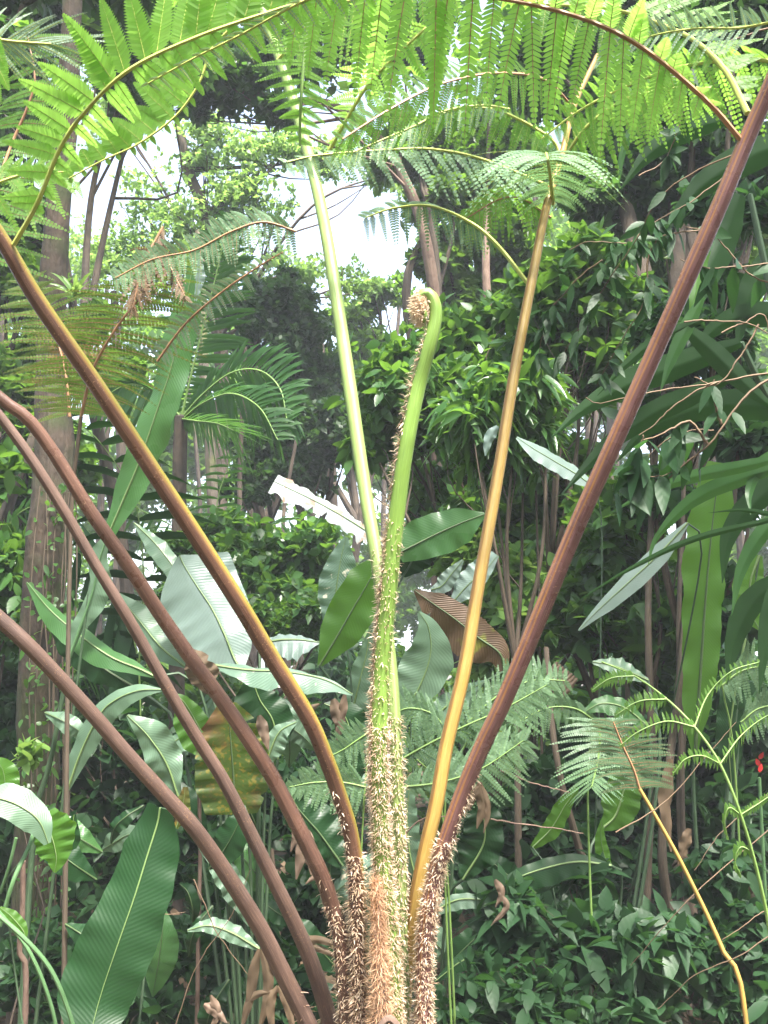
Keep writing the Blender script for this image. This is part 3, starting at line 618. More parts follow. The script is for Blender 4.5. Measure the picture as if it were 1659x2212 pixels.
leaf_of(B, [(540, 1450, 2.95), (560, 1510, 2.95), (590, 1560, 2.95), (600, 1640, 2.95)], [3, 40, 50, 6], [3, 70, 60, 6], 'ban_dk', face=(.3, .4, -1), stalk=[(580, 1850, 2.9)])
m = MB(); m.blade(curve(pts([(398, 1400, 2.8), (425, 1430, 2.78), (450, 1500, 2.8)]), 20), [px(w, 2.8) for w in (3, 26, 38, 8)], [px(w, 2.8) for w in (3, 30, 34, 4)], DIR(0, .3, -1), fold=.4, ripple=.25, tear=4)
m.build('leaf', M['dead'], B)['label'] = 'dry pinkish curled bract'

leaf_of(B, [(100, 1310, 3.3), (150, 1380, 3.3), (220, 1440, 3.3), (300, 1490, 3.3)], [3, 22, 26, 4], [3, 40, 40, 6], 'ban_dk', face=(-.2, .2, -1), fold=.2, stalk=[(400, 1640, 3.2)], ribmat='midrib_dk')
leaf_of(B, [(430, 1300, 3.3), (400, 1260, 3.3), (340, 1180, 3.35), (290, 1130, 3.4)], [3, 22, 24, 3], [3, 20, 22, 3], 'ban_pale', face=(0, .9, -1), fold=.3, stalk=None, rib=1.5)
leaf_of(B, [(470, 1500, 3.1), (430, 1560, 3.1), (380, 1600, 3.1), (330, 1620, 3.1)], [3, 30, 34, 5], [3, 24, 26, 4], 'ban_pale', face=(.1, .9, -.8), fold=.3, stalk=None, rib=2, ripple=.25)
leaf_of(B, [(620, 1680, 2.9), (640, 1740, 2.9), (690, 1800, 2.9), (740, 1870, 2.9)], [3, 50, 60, 10], [3, 40, 46, 10], 'ban_dk', face=(.1, .5, -1), fold=.2, stalk=None, ripple=.2, ribmat='midrib_dk')
leaf_of(B, [(430, 1830, 2.8), (470, 1860, 2.8), (520, 1930, 2.8), (540, 2000, 2.8)], [3, 24, 26, 4], [3, 30, 34, 4], 'ban_pale', face=(.3, .8, -1), fold=.3, stalk=None, ripple=.2)
leaf_of(B, [(405, 2010, 2.7), (450, 2000, 2.7), (500, 2015, 2.7), (560, 2050, 2.7)], [3, 22, 22, 4], [3, 16, 18, 4], 'ban_pale', face=(.0, .9, -1), fold=.3, stalk=None, ripple=.2)

# C: behind the young frond
Cc = plant('banana_plant', 'banana plant behind the coiled young frond with upright dark green leaves', 'banana plant', 770, 1850, 3.2, 'banana plants behind the tree fern')
leaf_of(Cc, [(748, 1160, 3.3), (738, 1200, 3.3), (728, 1260, 3.3), (722, 1310, 3.3), (712, 1345, 3.3)], [3, 32, 42, 38, 20], [4, 26, 40, 38, 16], 'ban_chew', 'upright grey green leaf with rows of holes', face=(.1, .4, -1), fold=.1, rib=2, stalk=[(760, 1500, 3.25)])
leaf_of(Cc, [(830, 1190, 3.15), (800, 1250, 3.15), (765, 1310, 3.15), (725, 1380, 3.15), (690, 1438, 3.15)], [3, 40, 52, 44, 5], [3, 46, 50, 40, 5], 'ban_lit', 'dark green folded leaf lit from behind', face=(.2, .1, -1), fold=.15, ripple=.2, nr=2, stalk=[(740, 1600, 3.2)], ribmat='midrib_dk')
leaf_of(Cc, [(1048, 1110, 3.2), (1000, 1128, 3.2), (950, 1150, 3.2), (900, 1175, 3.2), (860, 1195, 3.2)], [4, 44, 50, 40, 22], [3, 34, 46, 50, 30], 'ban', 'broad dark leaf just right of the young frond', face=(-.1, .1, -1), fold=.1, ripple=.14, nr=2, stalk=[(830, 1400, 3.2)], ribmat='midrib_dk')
leaf_of(Cc, [(920, 1140, 3.25), (905, 1180, 3.25), (885, 1220, 3.25), (870, 1245, 3.25)], [4, 50, 42, 6], [4, 30, 40, 6], 'ban_dk', face=(.3, -.1, -1), fold=.1, stalk=[(820, 1450, 3.2)], ribmat='stalk_dk')
leaf_of(Cc, [(800, 1360, 3.3), (790, 1420, 3.3), (770, 1500, 3.3), (750, 1590, 3.3)], [4, 44, 50, 10], [4, 24, 30, 8], 'ban_pale', face=(-.2, .5, -1), stalk=[(765, 1700, 3.25)])
leaf_of(Cc, [(700, 1520, 3.0), (740, 1540, 3.0), (760, 1600, 3.0), (765, 1700, 3.0)], [3, 50, 50, 8], [3, 40, 40, 8], 'ban_dk', face=(.2, .4, -1), stalk=[(768, 1800, 3.1)])

# D: right of the young frond
Dd_ = plant('banana_plant', 'banana plant right of the young frond with one brown dying leaf', 'banana plant', 930, 1800, 3.0, 'banana plants behind the tree fern')
leaf_of(Dd_, [(905, 1322, 2.95), (925, 1355, 2.95), (930, 1410, 2.95), (912, 1470, 2.95), (880, 1530, 2.95)], [4, 34, 60, 44, 12], [4, 36, 56, 60, 30], 'ban_pale', 'pale olive ribbed leaf between the green and the tan stalks', face=(.25, .35, -1), fold=.15, ripple=.1, nr=2, stalk=[(890, 1620, 2.95)], rib=2)
leaf_of(Dd_, [(895, 1275, 3.0), (930, 1300, 3.0), (980, 1335, 3.0), (1030, 1375, 3.0), (1078, 1410, 3.0), (1090, 1450, 3.0)], [3, 30, 36, 40, 30, 6], [3, 36, 54, 60, 44, 8], 'ban_dead', 'dying brown leaf folded over on itself', face=(.1, -.1, -1), fold=.2, ripple=.2, nr=2, tear=5, stalk=[(1000, 1600, 3.0)], ribmat='midrib_dk')
leaf_of(Dd_, [(1075, 1200, 3.3), (1050, 1230, 3.3), (1010, 1265, 3.3), (975, 1305, 3.3)], [3, 18, 30, 5], [20, 40, 34, 4], 'ban_white', 'thin translucent whitish leaf', face=(-.3, .5, -1), fold=.2, stalk=[(950, 1400, 3.2)], rib=1.5)
leaf_of(Dd_, [(1000, 1210, 3.3), (975, 1240, 3.3), (955, 1265, 3.3), (930, 1275, 3.3)], [3, 16, 20, 5], [3, 14, 20, 5], 'ban_white', face=(.3, .5, -1), fold=.2, rib=1.5)
leaf_of(Dd_, [(1050, 1470, 3.05), (1000, 1500, 3.05), (960, 1530, 3.05), (925, 1570, 3.05)], [3, 26, 40, 10], [3, 22, 30, 10], 'ban_pale', face=(0, .8, -1), stalk=[(930, 1650, 3.0)])
leaf_of(Dd_, [(905, 1620, 2.6), (940, 1640, 2.6), (980, 1670, 2.6), (1010, 1690, 2.6)], [4, 22, 30, 14], [4, 30, 38, 20], 'ban_pale', 'pale leaf with a pinkish torn edge beside the tan stalk', face=(0, .8, -1), tear=3, stalk=None)
leaf_of(Dd_, [(885, 1700, 2.8), (880, 1760, 2.8), (885, 1840, 2.8), (900, 1900, 2.8)], [10, 26, 30, 8], [12, 30, 36, 8], 'ban_pale', face=(-.6, .2, -1), stalk=[(920, 1990, 2.8)])
leaf_of(Dd_, [(1015, 1700, 2.75), (1040, 1750, 2.75), (1045, 1820, 2.75), (1000, 1900, 2.75)], [5, 40, 44, 8], [5, 40, 60, 10], 'ban_dk', 'dark broad leaf beside the purple stalk', face=(.1, .3, -1), ripple=.2, stalk=[(960, 2000, 2.8)])
leaf_of(Dd_, [(1090, 1960, 2.7), (1040, 1945, 2.7), (985, 1945, 2.7), (930, 1975, 2.7)], [3, 18, 20, 6], [3, 14, 16, 6], 'ban_pale', face=(0, .9, -1), fold=.3, stalk=[(920, 2050, 2.75)])

# E: bottom left
E = plant('banana_plant', 'banana plant in the lower left with a big dark glossy hanging leaf', 'banana plant', 240, 2100, 2.1, 'banana plants behind the tree fern')
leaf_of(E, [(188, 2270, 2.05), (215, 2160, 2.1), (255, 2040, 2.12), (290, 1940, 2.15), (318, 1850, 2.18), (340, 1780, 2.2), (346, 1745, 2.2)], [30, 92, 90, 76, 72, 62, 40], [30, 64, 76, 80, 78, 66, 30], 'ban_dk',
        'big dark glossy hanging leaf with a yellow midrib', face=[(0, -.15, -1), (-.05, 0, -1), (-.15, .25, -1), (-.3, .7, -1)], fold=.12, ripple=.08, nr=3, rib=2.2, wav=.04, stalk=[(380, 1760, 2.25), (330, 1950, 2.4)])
leaf_of(E, [(105, 1822, 2.0), (85, 1775, 2.0), (50, 1745, 2.0), (0, 1725, 2.0), (-60, 1720, 2.0)], [10, 34, 36, 34, 10], [6, 30, 46, 44, 10], 'ban_pale', 'blue grey leaf drooping in from the left edge', face=(.1, .9, -.9), fold=.3, ripple=.1, nr=2, stalk=None)
leaf_of(E, [(118, 1885, 2.1), (122, 1850, 2.1), (110, 1800, 2.1), (90, 1760, 2.1)], [3, 44, 40, 20], [3, 34, 56, 30], 'ban_lit', 'bright green lower half of a hanging leaf', face=(0, .1, -1), fold=.1, stalk=[(60, 1850, 2.1), (20, 2000, 2.1)], rib=2)
leaf_of(E, [(160, 1760, 2.15), (150, 1820, 2.15), (130, 1800, 2.15), (110, 1750, 2.15)], [4, 20, 20, 5], [4, 20, 26, 5], 'ban_dk', face=(.3, .2, -1))
leaf_of(E, [(-20, 1640, 2.1), (5, 1660, 2.1), (10, 1710, 2.1), (-10, 1750, 2.1)], [4, 30, 30, 6], [4, 28, 22, 6], 'ban_lit', face=(.2, .2, -1), rib=1)
leaf_of(E, [(0, 1960, 1.9), (25, 1980, 1.9), (50, 2010, 1.9), (55, 2030, 1.9)], [3, 14, 14, 2], [3, 14, 16, 4], 'ban_lit', face=(.2, .4, -1), rib=1)
leaf_of(E, [(400, 1700, 2.4), (395, 1740, 2.4), (380, 1790, 2.4)], [6, 18, 5], [4, 20, 5], 'ban_spot', face=(.1, .2, -1), rib=1)
m = MB()
for a, w in (([(170, 2280, 1.8), (150, 2190, 1.8), (100, 2080, 1.8), (0, 1980, 1.8), (-60, 1950, 1.8)], 5), ([(130, 2280, 1.85), (110, 2170, 1.85), (60, 2050, 1.85), (-20, 1950, 1.85)], 4.5),
             ([(0, 2000, 2.0), (30, 1900, 2.0), (62, 1830, 2.05), (75, 1790, 2.1)], 5), ([(0, 1930, 2.1), (20, 1870, 2.1), (35, 1810, 2.1)], 4)):
    C = curve(pts(a), 26); m.tube(C, px(w, 1.9), 8)
m.build('stalk', M['stalk_g'], E)

def filler(plant_, n, ulo, uhi, vlo, vhi, dlo, dhi, sd):
    q = np.random.default_rng(sd); base = np.array(plant_.location)
    for k in range(n):
        u, v, d = q.uniform(ulo, uhi), q.uniform(vlo, vhi), q.uniform(dlo, dhi)
        L = q.uniform(90, 190); a = q.uniform(-1.1, 1.1) + (math.pi if q.random() < .35 else 0); w = L * q.uniform(.13, .24)
        ux, uy = math.sin(a), -math.cos(a); bend = q.uniform(-30, 30)
        P = [(u + ux * L * .5, v + uy * L * .5 + 12, d), (u + ux * L * .18 + bend * .5, v + uy * L * .18, d - .03), (u - ux * L * .18 + bend * .5, v - uy * L * .18, d - .03), (u - ux * L * .5, v - uy * L * .5, d)]
        mt = q.choice(['ban_dk', 'ban_pale', 'ban', 'ban_dk', 'ban_chew', 'ban_lit'], p=[.3, .25, .18, .12, .1, .05])
        leaf_of(plant_, P, [2, w * .8, w, w * .7, 3], [2, w * .7, w, w * .8, 3], str(mt), face=(q.uniform(-.4, .4), q.uniform(.1, 1), -1), fold=q.uniform(.1, .4), ripple=q.uniform(.08, .28), nr=3, wav=.05, rib=1.8,
                ribmat='midrib_dk', stalk=None)
filler(B, 15, 120, 720, 1480, 2080, 2.75, 3.3, 5)
filler(E, 7, 20, 560, 1650, 2180, 2.4, 2.9, 9)
filler(Cc, 4, 620, 800, 1500, 1900, 2.8, 3.2, 4)
filler(Dd_, 7, 900, 1250, 1480, 2050, 2.9, 3.4, 8)

# F: torn silvery leaf in the middle distance
F_ = plant('banana_plant', 'banana plant in the middle distance holding up a torn, brown tipped white leaf', 'banana plant', 800, 1500, 4.0, 'banana plants behind the tree fern')
leaf_of(F_, [(592, 1040, 4.0), (630, 1058, 4.0), (680, 1082, 4.0), (735, 1112, 4.0), (790, 1146, 4.0), (840, 1180, 4.0)], [24, 20, 16, 16, 16, 4], [28, 34, 22, 30, 30, 4], 'ban_torn', 'torn silvery leaf with brown tattered tip', face=(0, .8, -1), fold=.15, ripple=.12, tear=14, wav=.2, stalk=[(830, 1350, 4.0)], rib=2)
# G: pale leaf right
G = plant('banana_plant', 'banana plant behind the purple stalk with a cracked pale leaf and a silver one', 'banana plant', 1250, 1500, 4.0, 'banana plants behind the tree fern')
leaf_of(G, [(1116, 945, 4.0), (1150, 968, 4.0), (1195, 995, 4.0), (1250, 1028, 4.0), (1290, 1060, 4.0)], [4, 20, 22, 20, 5], [4, 26, 26, 24, 5], 'ban_white', 'pale cracked leaf', face=(0, .9, -1), fold=.1, ripple=.05, wav=.05, stalk=[(1300, 1250, 4.0)], rib=1.5)
leaf_of(G, [(1250, 1362, 3.0), (1290, 1320, 3.0), (1350, 1265, 3.0), (1420, 1200, 3.0), (1485, 1130, 3.0)], [2, 12, 20, 20, 4], [2, 20, 26, 22, 4], 'ban_white', 'long pointed silver leaf with fine ribs', face=(.1, .6, -1), fold=.12, ripple=.03, stalk=[(1500, 1300, 3.2)], rib=2, veinless=0) if False else \
leaf_of(G, [(1250, 1362, 3.0), (1290, 1320, 3.0), (1350, 1265, 3.0), (1420, 1200, 3.0), (1485, 1130, 3.0)], [2, 12, 20, 20, 4], [2, 20, 26, 22, 4], 'ban_white', 'long pointed silver leaf with fine ribs', face=(.1, .6, -1), fold=.12, ripple=.03, stalk=[(1500, 1300, 3.2)], rib=2)
# H: tall backlit leaf at right
Hh = plant('banana_plant', 'banana plant at the right with tall upright leaves glowing green against the dark palm', 'banana plant', 1520, 1800, 3.3, 'banana plants behind the tree fern')
leaf_of(Hh, [(1560, 1000, 3.3), (1545, 1080, 3.3), (1532, 1200, 3.3), (1522, 1320, 3.3), (1514, 1440, 3.3), (1506, 1550, 3.3), (1502, 1625, 3.3)], [20, 44, 46, 42, 38, 30, 6], [30, 50, 52, 46, 40, 34, 8], 'ban_lit', 'tall upright backlit leaf', face=[(-.3, .0, -1), (.2, .1, -1), (-.2, 0, -1), (.1, .1, -1)], fold=.2, ripple=.14, nr=7, wav=.06, tear=3, stalk=[(1500, 1750, 3.3)], ribmat='midrib_dk', rib=4)
leaf_of(Hh, [(1640, 1360, 3.4), (1622, 1320, 3.4), (1620, 1260, 3.4), (1640, 1200, 3.4)], [3, 34, 36, 8], [3, 30, 34, 8], 'ban_lit', face=(0, .2, -1), stalk=[(1600, 1500, 3.4)])
leaf_of(Hh, [(1580, 1700, 3.3), (1575, 1600, 3.3), (1590, 1480, 3.3), (1610, 1380, 3.3)], [3, 30, 30, 6], [3, 26, 26, 6], 'ban_dk', face=(0, .2, -1), stalk=[(1560, 1850, 3.3)])
# I: lower right leaves
I_ = plant('banana_plant', 'banana plant low on the right with a drooping dark grey leaf', 'banana plant', 1250, 2050, 3.0, 'banana plants behind the tree fern')
leaf_of(I_, [(1055, 1935, 2.8), (1110, 1900, 2.8), (1180, 1875, 2.8), (1250, 1862, 2.8), (1320, 1870, 2.8)], [3, 18, 22, 20, 6], [3, 30, 36, 30, 8], 'ban_dk', 'dark drooping grey leaf', face=(0, .7, -1), fold=.3, stalk=[(1340, 1950, 2.9)])
leaf_of(I_, [(1300, 1770, 2.9), (1298, 1810, 2.9), (1306, 1850, 2.9), (1318, 1880, 2.9)], [2, 10, 14, 6], [2, 12, 18, 10], 'ban_lit', 'small folded yellow green leaf tip', face=(0, 0, -1), rib=1)
leaf_of(I_, [(1250, 1700, 3.1), (1220, 1740, 3.1), (1190, 1790, 3.1), (1150, 1830, 3.1)], [3, 20, 26, 8], [3, 20, 20, 6], 'ban_lit', face=(.2, .1, -1), stalk=[(1200, 1950, 3.0)], rib=1.5)
leaf_of(I_, [(940, 2120, 2.7), (1000, 2075, 2.7), (1070, 2050, 2.7), (1140, 2052, 2.7), (1220, 2040, 2.7)], [3, 18, 26, 18, 4], [3, 20, 28, 20, 4], 'ban_dk', face=(0, .8, -1), fold=.3, stalk=[(1240, 2120, 2.8)])
leaf_of(I_, [(1380, 1640, 3.1), (1350, 1700, 3.1), (1330, 1760, 3.1), (1300, 1790, 3.1)], [6, 40, 46, 8], [5, 36, 40, 8], 'ban_lit', face=(0, .1, -1), stalk=[(1270, 1900, 3.0)])
leaf_of(I_, [(1260, 1540, 3.3), (1300, 1520, 3.3), (1350, 1530, 3.3), (1400, 1570, 3.3)], [4, 22, 24, 5], [4, 26, 30, 5], 'ban', face=(0, .9, -1), stalk=[(1400, 1750, 3.2)])
leaf_of(I_, [(1280, 1430, 3.4), (1330, 1440, 3.4), (1400, 1470, 3.4)], [4, 30, 6], [4, 26, 6], 'ban_pale', face=(0, .9, -1), stalk=[(1420, 1700, 3.2)])

# ------------------------------------------------------------------ broad leafleted palm on the right
PR = plant('palm', 'dark palm at the right edge with broad arching strap leaflets', 'palm', 1720, 2000, 2.6)
strap = [([(1520, 690, 2.4), (1419, 735, 2.4), (1350, 790, 2.4), (1290, 855, 2.4)], 13, 'palm_dk'),
    ([(1600, 740, 2.5), (1494, 780, 2.5), (1360, 830, 2.45), (1260, 885, 2.4), (1192, 945, 2.35)], 32, 'palm_dk'),
    ([(1520, 640, 2.4), (1480, 716, 2.4), (1450, 780, 2.4), (1425, 850, 2.4)], 17, 'palm'),
    ([(1478, 705, 2.45), (1540, 760, 2.45), (1610, 830, 2.45), (1690, 900, 2.45)], 24, 'palm_dk'),
    ([(1600, 800, 2.5), (1510, 849, 2.5), (1400, 900, 2.5), (1300, 975, 2.5), (1212, 1070, 2.45)], 26, 'palm_dk'),
    ([(1700, 985, 2.5), (1608, 1008, 2.5), (1500, 1030, 2.5), (1400, 1065, 2.5), (1315, 1110, 2.5)], 16, 'palm'),
    ([(1720, 1000, 2.55), (1608, 1032, 2.55), (1500, 1080, 2.55), (1420, 1160, 2.55), (1400, 1220, 2.55)], 20, 'palm'),
    ([(1760, 900, 2.6), (1640, 880, 2.6), (1520, 880, 2.6), (1400, 930, 2.6), (1330, 1000, 2.6)], 34, 'palm_dk'),
    ([(1720, 960, 2.55), (1650, 1000, 2.55), (1620, 1060, 2.55), (1622, 1112, 2.5)], 15, 'palm'),
    ([(1600, 420, 2.6), (1560, 520, 2.6), (1510, 620, 2.55), (1480, 720, 2.5)], 42, 'palm_dk'),
    ([(1540, 500, 2.55), (1515, 560, 2.55), (1500, 640, 2.5), (1490, 700, 2.5)], 20, 'ban_lit'),
    ([(1740, 1060, 2.4), (1659, 1140, 2.4), (1605, 1225, 2.4), (1580, 1330, 2.4)], 20, 'palm'),
    ([(1740, 1105, 2.3), (1659, 1125, 2.3), (1500, 1165, 2.3), (1360, 1230, 2.3), (1230, 1310, 2.3)], 8, 'palm_dk'),
    ([(1740, 1120, 2.3), (1659, 1110, 2.3), (1600, 1102, 2.3), (1530, 1108, 2.3)], 6, 'palm_dk'),
    ([(1579, 255, 2.6), (1480, 285, 2.6), (1400, 335, 2.6), (1340, 410, 2.6)], 24, 'palm_dk'),
    ([(1400, 240, 2.5), (1370, 275, 2.5), (1345, 330, 2.5), (1338, 400, 2.5)], 10, 'palm'),
    ([(1760, 300, 2.7), (1640, 330, 2.7), (1520, 400, 2.7), (1430, 500, 2.7)], 36, 'palm_dk'),
    ([(1760, 520, 2.7), (1680, 560, 2.7), (1620, 640, 2.7), (1590, 760, 2.7)], 34, 'palm_dk'),
    ([(1760, 700, 2.7), (1660, 680, 2.7), (1560, 700, 2.7), (1480, 780, 2.7)], 28, 'palm_dk'),
    ([(1740, 1180, 2.6), (1690, 1260, 2.6), (1660, 1360, 2.6), (1640, 1500, 2.6)], 24, 'palm_dk'),
    ([(1750, 1000, 2.9), (1660, 1060, 2.9), (1580, 1150, 2.9), (1560, 1260, 2.9)], 30, 'palm_dk'),
    ([(1700, 1240, 2.8), (1630, 1300, 2.8), (1590, 1380, 2.8), (1570, 1480, 2.8)], 30, 'palm_dk')]
hub = np.array(PR.location)
for a, w, mt in strap:
    m = MB(); C = curve(pts(a), 30); d = a[0][2]
    m.blade(C, [px(w * q, d) for q in (.35, .8, 1, .95, .7, .35, .03)], [px(w * q, d) for q in (.35, .8, 1, .95, .7, .35, .03)], DIR(0, -.3, -1), fold=.3, ripple=.05)
    m.build('leaflet', M[mt], PR)
m = MB()
for tgt in ((1600, 740, 2.55), (1740, 1000, 2.55), (1700, 500, 2.7), (1720, 300, 2.7), (1620, 420, 2.65)):
    C = curve(np.vstack([hub - Z * .1, V(1790, 1500, 2.65), V(1760, 1100, 2.65), V(*tgt)]), 30); m.tube(C, np.linspace(.03, .008, 30), 8)
m.build('stalk', M['stalk_dk'], PR)

# ------------------------------------------------------------------ feather palms
def palm_frond(m, path, n, L, hw, dirs1, dirs2, mi=0, ri=1, grav=.3, r=3, tm=None, jit=.08):
    C = curve(pts(path), n * 2); d = np.mean([q[2] for q in path]); T_ = tangents(C)
    m.tube(C, np.linspace(px(r, d), px(r * .3, d), len(C)), 6, ri)
    for dirs in (dirs1, dirs2):
        if dirs is None: continue
        t = np.linspace(.04, 1, n); idx = t * (len(C) - 1)
        P = np.stack([np.interp(idx, np.arange(len(C)), C[:, k]) for k in range(3)], 1)
        Tt = nrm(np.stack([np.interp(idx, np.arange(len(C)), T_[:, k]) for k in range(3)], 1))
        Dv = nrm(interp_rows(t, camdirs(dirs)) + rng.normal(size=(n, 3)) * jit)
        Ls = px(interp_rows(t, L), d) * rng.uniform(.9, 1.1, n)
        m.batch(tm or T_LONG, P, Dv, nrm(np.cross(Tt, Dv) * np.sign(np.cross(Tt, Dv) @ Z)[:, None] + Z * .3), Ls, px(hw, d), mi, grav * rng.uniform(.6, 1.4, n))

pb = ground_point(388, 1500, 6.0)
PL = thing('palm', 'slender palm behind the long twisted leaf, one frond bolt upright, others arching right', 'palm', pb)
m = MB(); C = curve(np.vstack([pb - Z * .1, V(386, 1150, 6.0), V(388, 1000, 6.0), V(392, 900, 6.0)]), 30); m.tube(C, np.linspace(.055, .04, 30), 12, wob=.05)
m.build('trunk', M['bark'], PL)
for path, nn, L, hw, a, b, g in (
    ([(392, 900, 6.0), (415, 800, 6.0), (440, 700, 6.0), (470, 580, 6.0), (492, 470, 6.0)], 46, [30, 110, 110, 90, 30], 5.5, [(-1, -.15, .2), (-.8, .6, .1)], [(1, -.1, .0), (.9, .6, 0)], .12),
    ([(395, 900, 6.0), (440, 850, 5.9), (500, 805, 5.8), (560, 800, 5.7), (605, 840, 5.6), (622, 920, 5.5)], 44, [20, 90, 110, 90, 40], 6, [(.2, .9, -.2), (1, .6, 0)], [(.2, -1, 0), (.6, -.8, 0)], .3),
    ([(395, 905, 6.0), (440, 870, 5.8), (500, 850, 5.6), (560, 880, 5.4), (600, 950, 5.3)], 36, [20, 80, 90, 80, 40], 6, [(.5, .7, -.2), (1, .3, 0)], [(.1, -1, 0), (.4, -.9, 0)], .35),
    ([(390, 900, 6.0), (340, 850, 6.0), (280, 830, 6.0), (220, 860, 6.0)], 36, [20, 90, 90, 40], 5.5, [(-.4, .7, 0), (-1, .4, 0)], [(-.2, -1, 0), (-.6, -.8, 0)], .3),
    ([(392, 905, 6.0), (430, 910, 5.6), (470, 915, 5.3), (505, 930, 5.0)], 26, [20, 60, 90, 80], 6, [(.5, .5, 0), (1, -.2, 0)], [(.1, -1, 0), (.5, -1, 0)], .2)):
    m = MB(); palm_frond(m, path, nn, L, hw, a, b, grav=g)
    m.build('frond', [M['palm'], M['rachis_g']], PL)

# low palm fronds on the far left and behind
for (u, v, d, lab, fr) in (
    (470, 1500, 6.8, 'low palm clump beneath the slender palm with thin arching fronds', [([(470, 1350, 6.8), (450, 1250, 6.7), (390, 1150, 6.6), (300, 1100, 6.5)], 34, [30, 110, 110, 50], [(-.3, .9, 0), (-.8, .5, 0)], [(-.2, -1, 0), (-.5, -.8, 0)]),
        ([(475, 1350, 6.8), (500, 1230, 6.8), (560, 1150, 6.8), (640, 1120, 6.8)], 34, [30, 100, 100, 50], [(.2, .9, 0), (.8, .5, 0)], [(.2, -1, 0), (.5, -.8, 0)]),
        ([(470, 1350, 6.8), (465, 1200, 6.8), (470, 1080, 6.8), (500, 990, 6.8)], 34, [30, 90, 90, 40], [(-1, .3, 0)], [(1, .3, 0)])]),
    (20, 1700, 4.6, 'palm at the far left edge with fine white edged leaflets', [([(-40, 1500, 4.6), (0, 1350, 4.6), (50, 1250, 4.6), (130, 1190, 4.6)], 40, [30, 100, 100, 40], [(-.6, .9, 0), (.2, 1, 0)], [(.5, -1, 0), (.8, -.7, 0)]),
        ([(-40, 1500, 4.6), (20, 1450, 4.6), (110, 1430, 4.5), (210, 1470, 4.4)], 40, [30, 90, 100, 40], [(.1, 1, 0), (.8, .6, 0)], [(.2, -1, 0), (.6, -.8, 0)]),
        ([(-40, 1500, 4.6), (-20, 1250, 4.6), (30, 1120, 4.6), (110, 1080, 4.6)], 40, [30, 90, 90, 40], [(-.6, .9, 0), (.4, 1, 0)], [(.6, -1, 0), (.8, -.7, 0)])]),
    (300, 1600, 4.4, 'palm with broad pale drooping leaflets behind the crossing brown stalks', [([(300, 1450, 4.4), (310, 1250, 4.3), (290, 1080, 4.2), (220, 960, 4.1), (150, 900, 4.0)], 20, [40, 150, 190, 160, 80], [(-1, .2, 0), (-.9, .5, 0)], [(1, -.3, -.2), (.8, .4, -.2)]),
        ([(300, 1450, 4.4), (260, 1300, 4.4), (180, 1200, 4.3), (90, 1170, 4.2)], 16, [40, 150, 170, 100], [(-.4, 1, 0)], [(-.2, -1, -.2)])])):
    g = ground_point(u, v, d); T_o = thing('palm', lab, 'palm', g)
    for path, nn, L, a, b in fr:
        m = MB(); big = nn <= 20
        palm_frond(m, [(u, v + 120, d)] + path, nn, [0] + L, 11 if big else 3.6, a, b, grav=.35)
        m.build('frond', [M['palm'] if not big else M['ban_dk'], M['rachis_g']], T_o)
    m = MB(); m.tube(curve(np.vstack([g - Z * .1, V(u, v + 120, d)]), 8), .05, 10); m.build('stem', M['stalk_dk'], T_o)

# small epiphyte on the left trunk and a palm head top right
# ------------------------------------------------------------------ leaf clouds, shrubs and trees
def cloud(m, blobs, n, L, W, tm, mi=0, clump=.22, per=6, up=.25, droop=.15, wr=None, flat=.9, shell=.5, cw=14):
    """blobs [(u,v,d,ru,rv,weight)]"""
    wts = np.array([b[5] if len(b) > 5 else b[3] * b[4] for b in blobs], float); wts /= wts.sum()
    nw = max(1, n // per); nc = max(1, nw // cw)
    bi = rng.choice(len(blobs), nc, p=wts)
    B = np.array([b[:5] for b in blobs], float)[bi]
    q = nrm(rng.normal(size=(nc, 3))) * (rng.random(nc) ** shell)[:, None]
    sc = B[:, 2] / 2212
    cen = np.array([V(*b[:3]) for b in B])
    rx, rz = B[:, 3] * sc, B[:, 4] * sc
    ry = (rx + rz) * .5
    cl = cen + q[:, :1] * rx[:, None] * RT + q[:, 1:2] * ry[:, None] * FW + q[:, 2:] * rz[:, None] * UP
    csz = clump * (.5 if cw > 20 else 1) * (rx + rz) * .5 * rng.uniform(.5, 1.5, nc)
    ci = rng.integers(0, nc, nw)
    wp = cl[ci] + rng.normal(size=(nw, 3)) * csz[ci][:, None] * np.array([1, 1, .7])
    wdir = nrm(rng.normal(size=(nw, 3)) * np.array([1, 1, .5]) + Z * .5)
    wi = np.repeat(np.arange(nw), per); k = len(wi)
    a = rng.uniform(0, 2 * math.pi, k)
    r1 = nrm(np.cross(wdir, rng.normal(size=(nw, 3))))[wi]; r2 = np.cross(wdir[wi], r1)
    D = nrm(np.cos(a)[:, None] * r1 + np.sin(a)[:, None] * r2 + wdir[wi] * rng.uniform(.1, 1.0, k)[:, None] + Z * up * rng.normal(size=k)[:, None])
    Ls = L * rng.uniform(.55, 1.2, k)
    P = wp[wi] + wdir[wi] * (Ls * rng.uniform(-.6, .6, k))[:, None]
    keep = P[:, 2] > .02
    P, D, Ls, wi = P[keep], D[keep], Ls[keep], wi[keep]
    N = nrm(wdir[wi] * .6 + Z * flat + rng.normal(size=P.shape) * .45)
    m.batch(tm, P, D, N, Ls, W / L * Ls, mi, droop)
    return wp

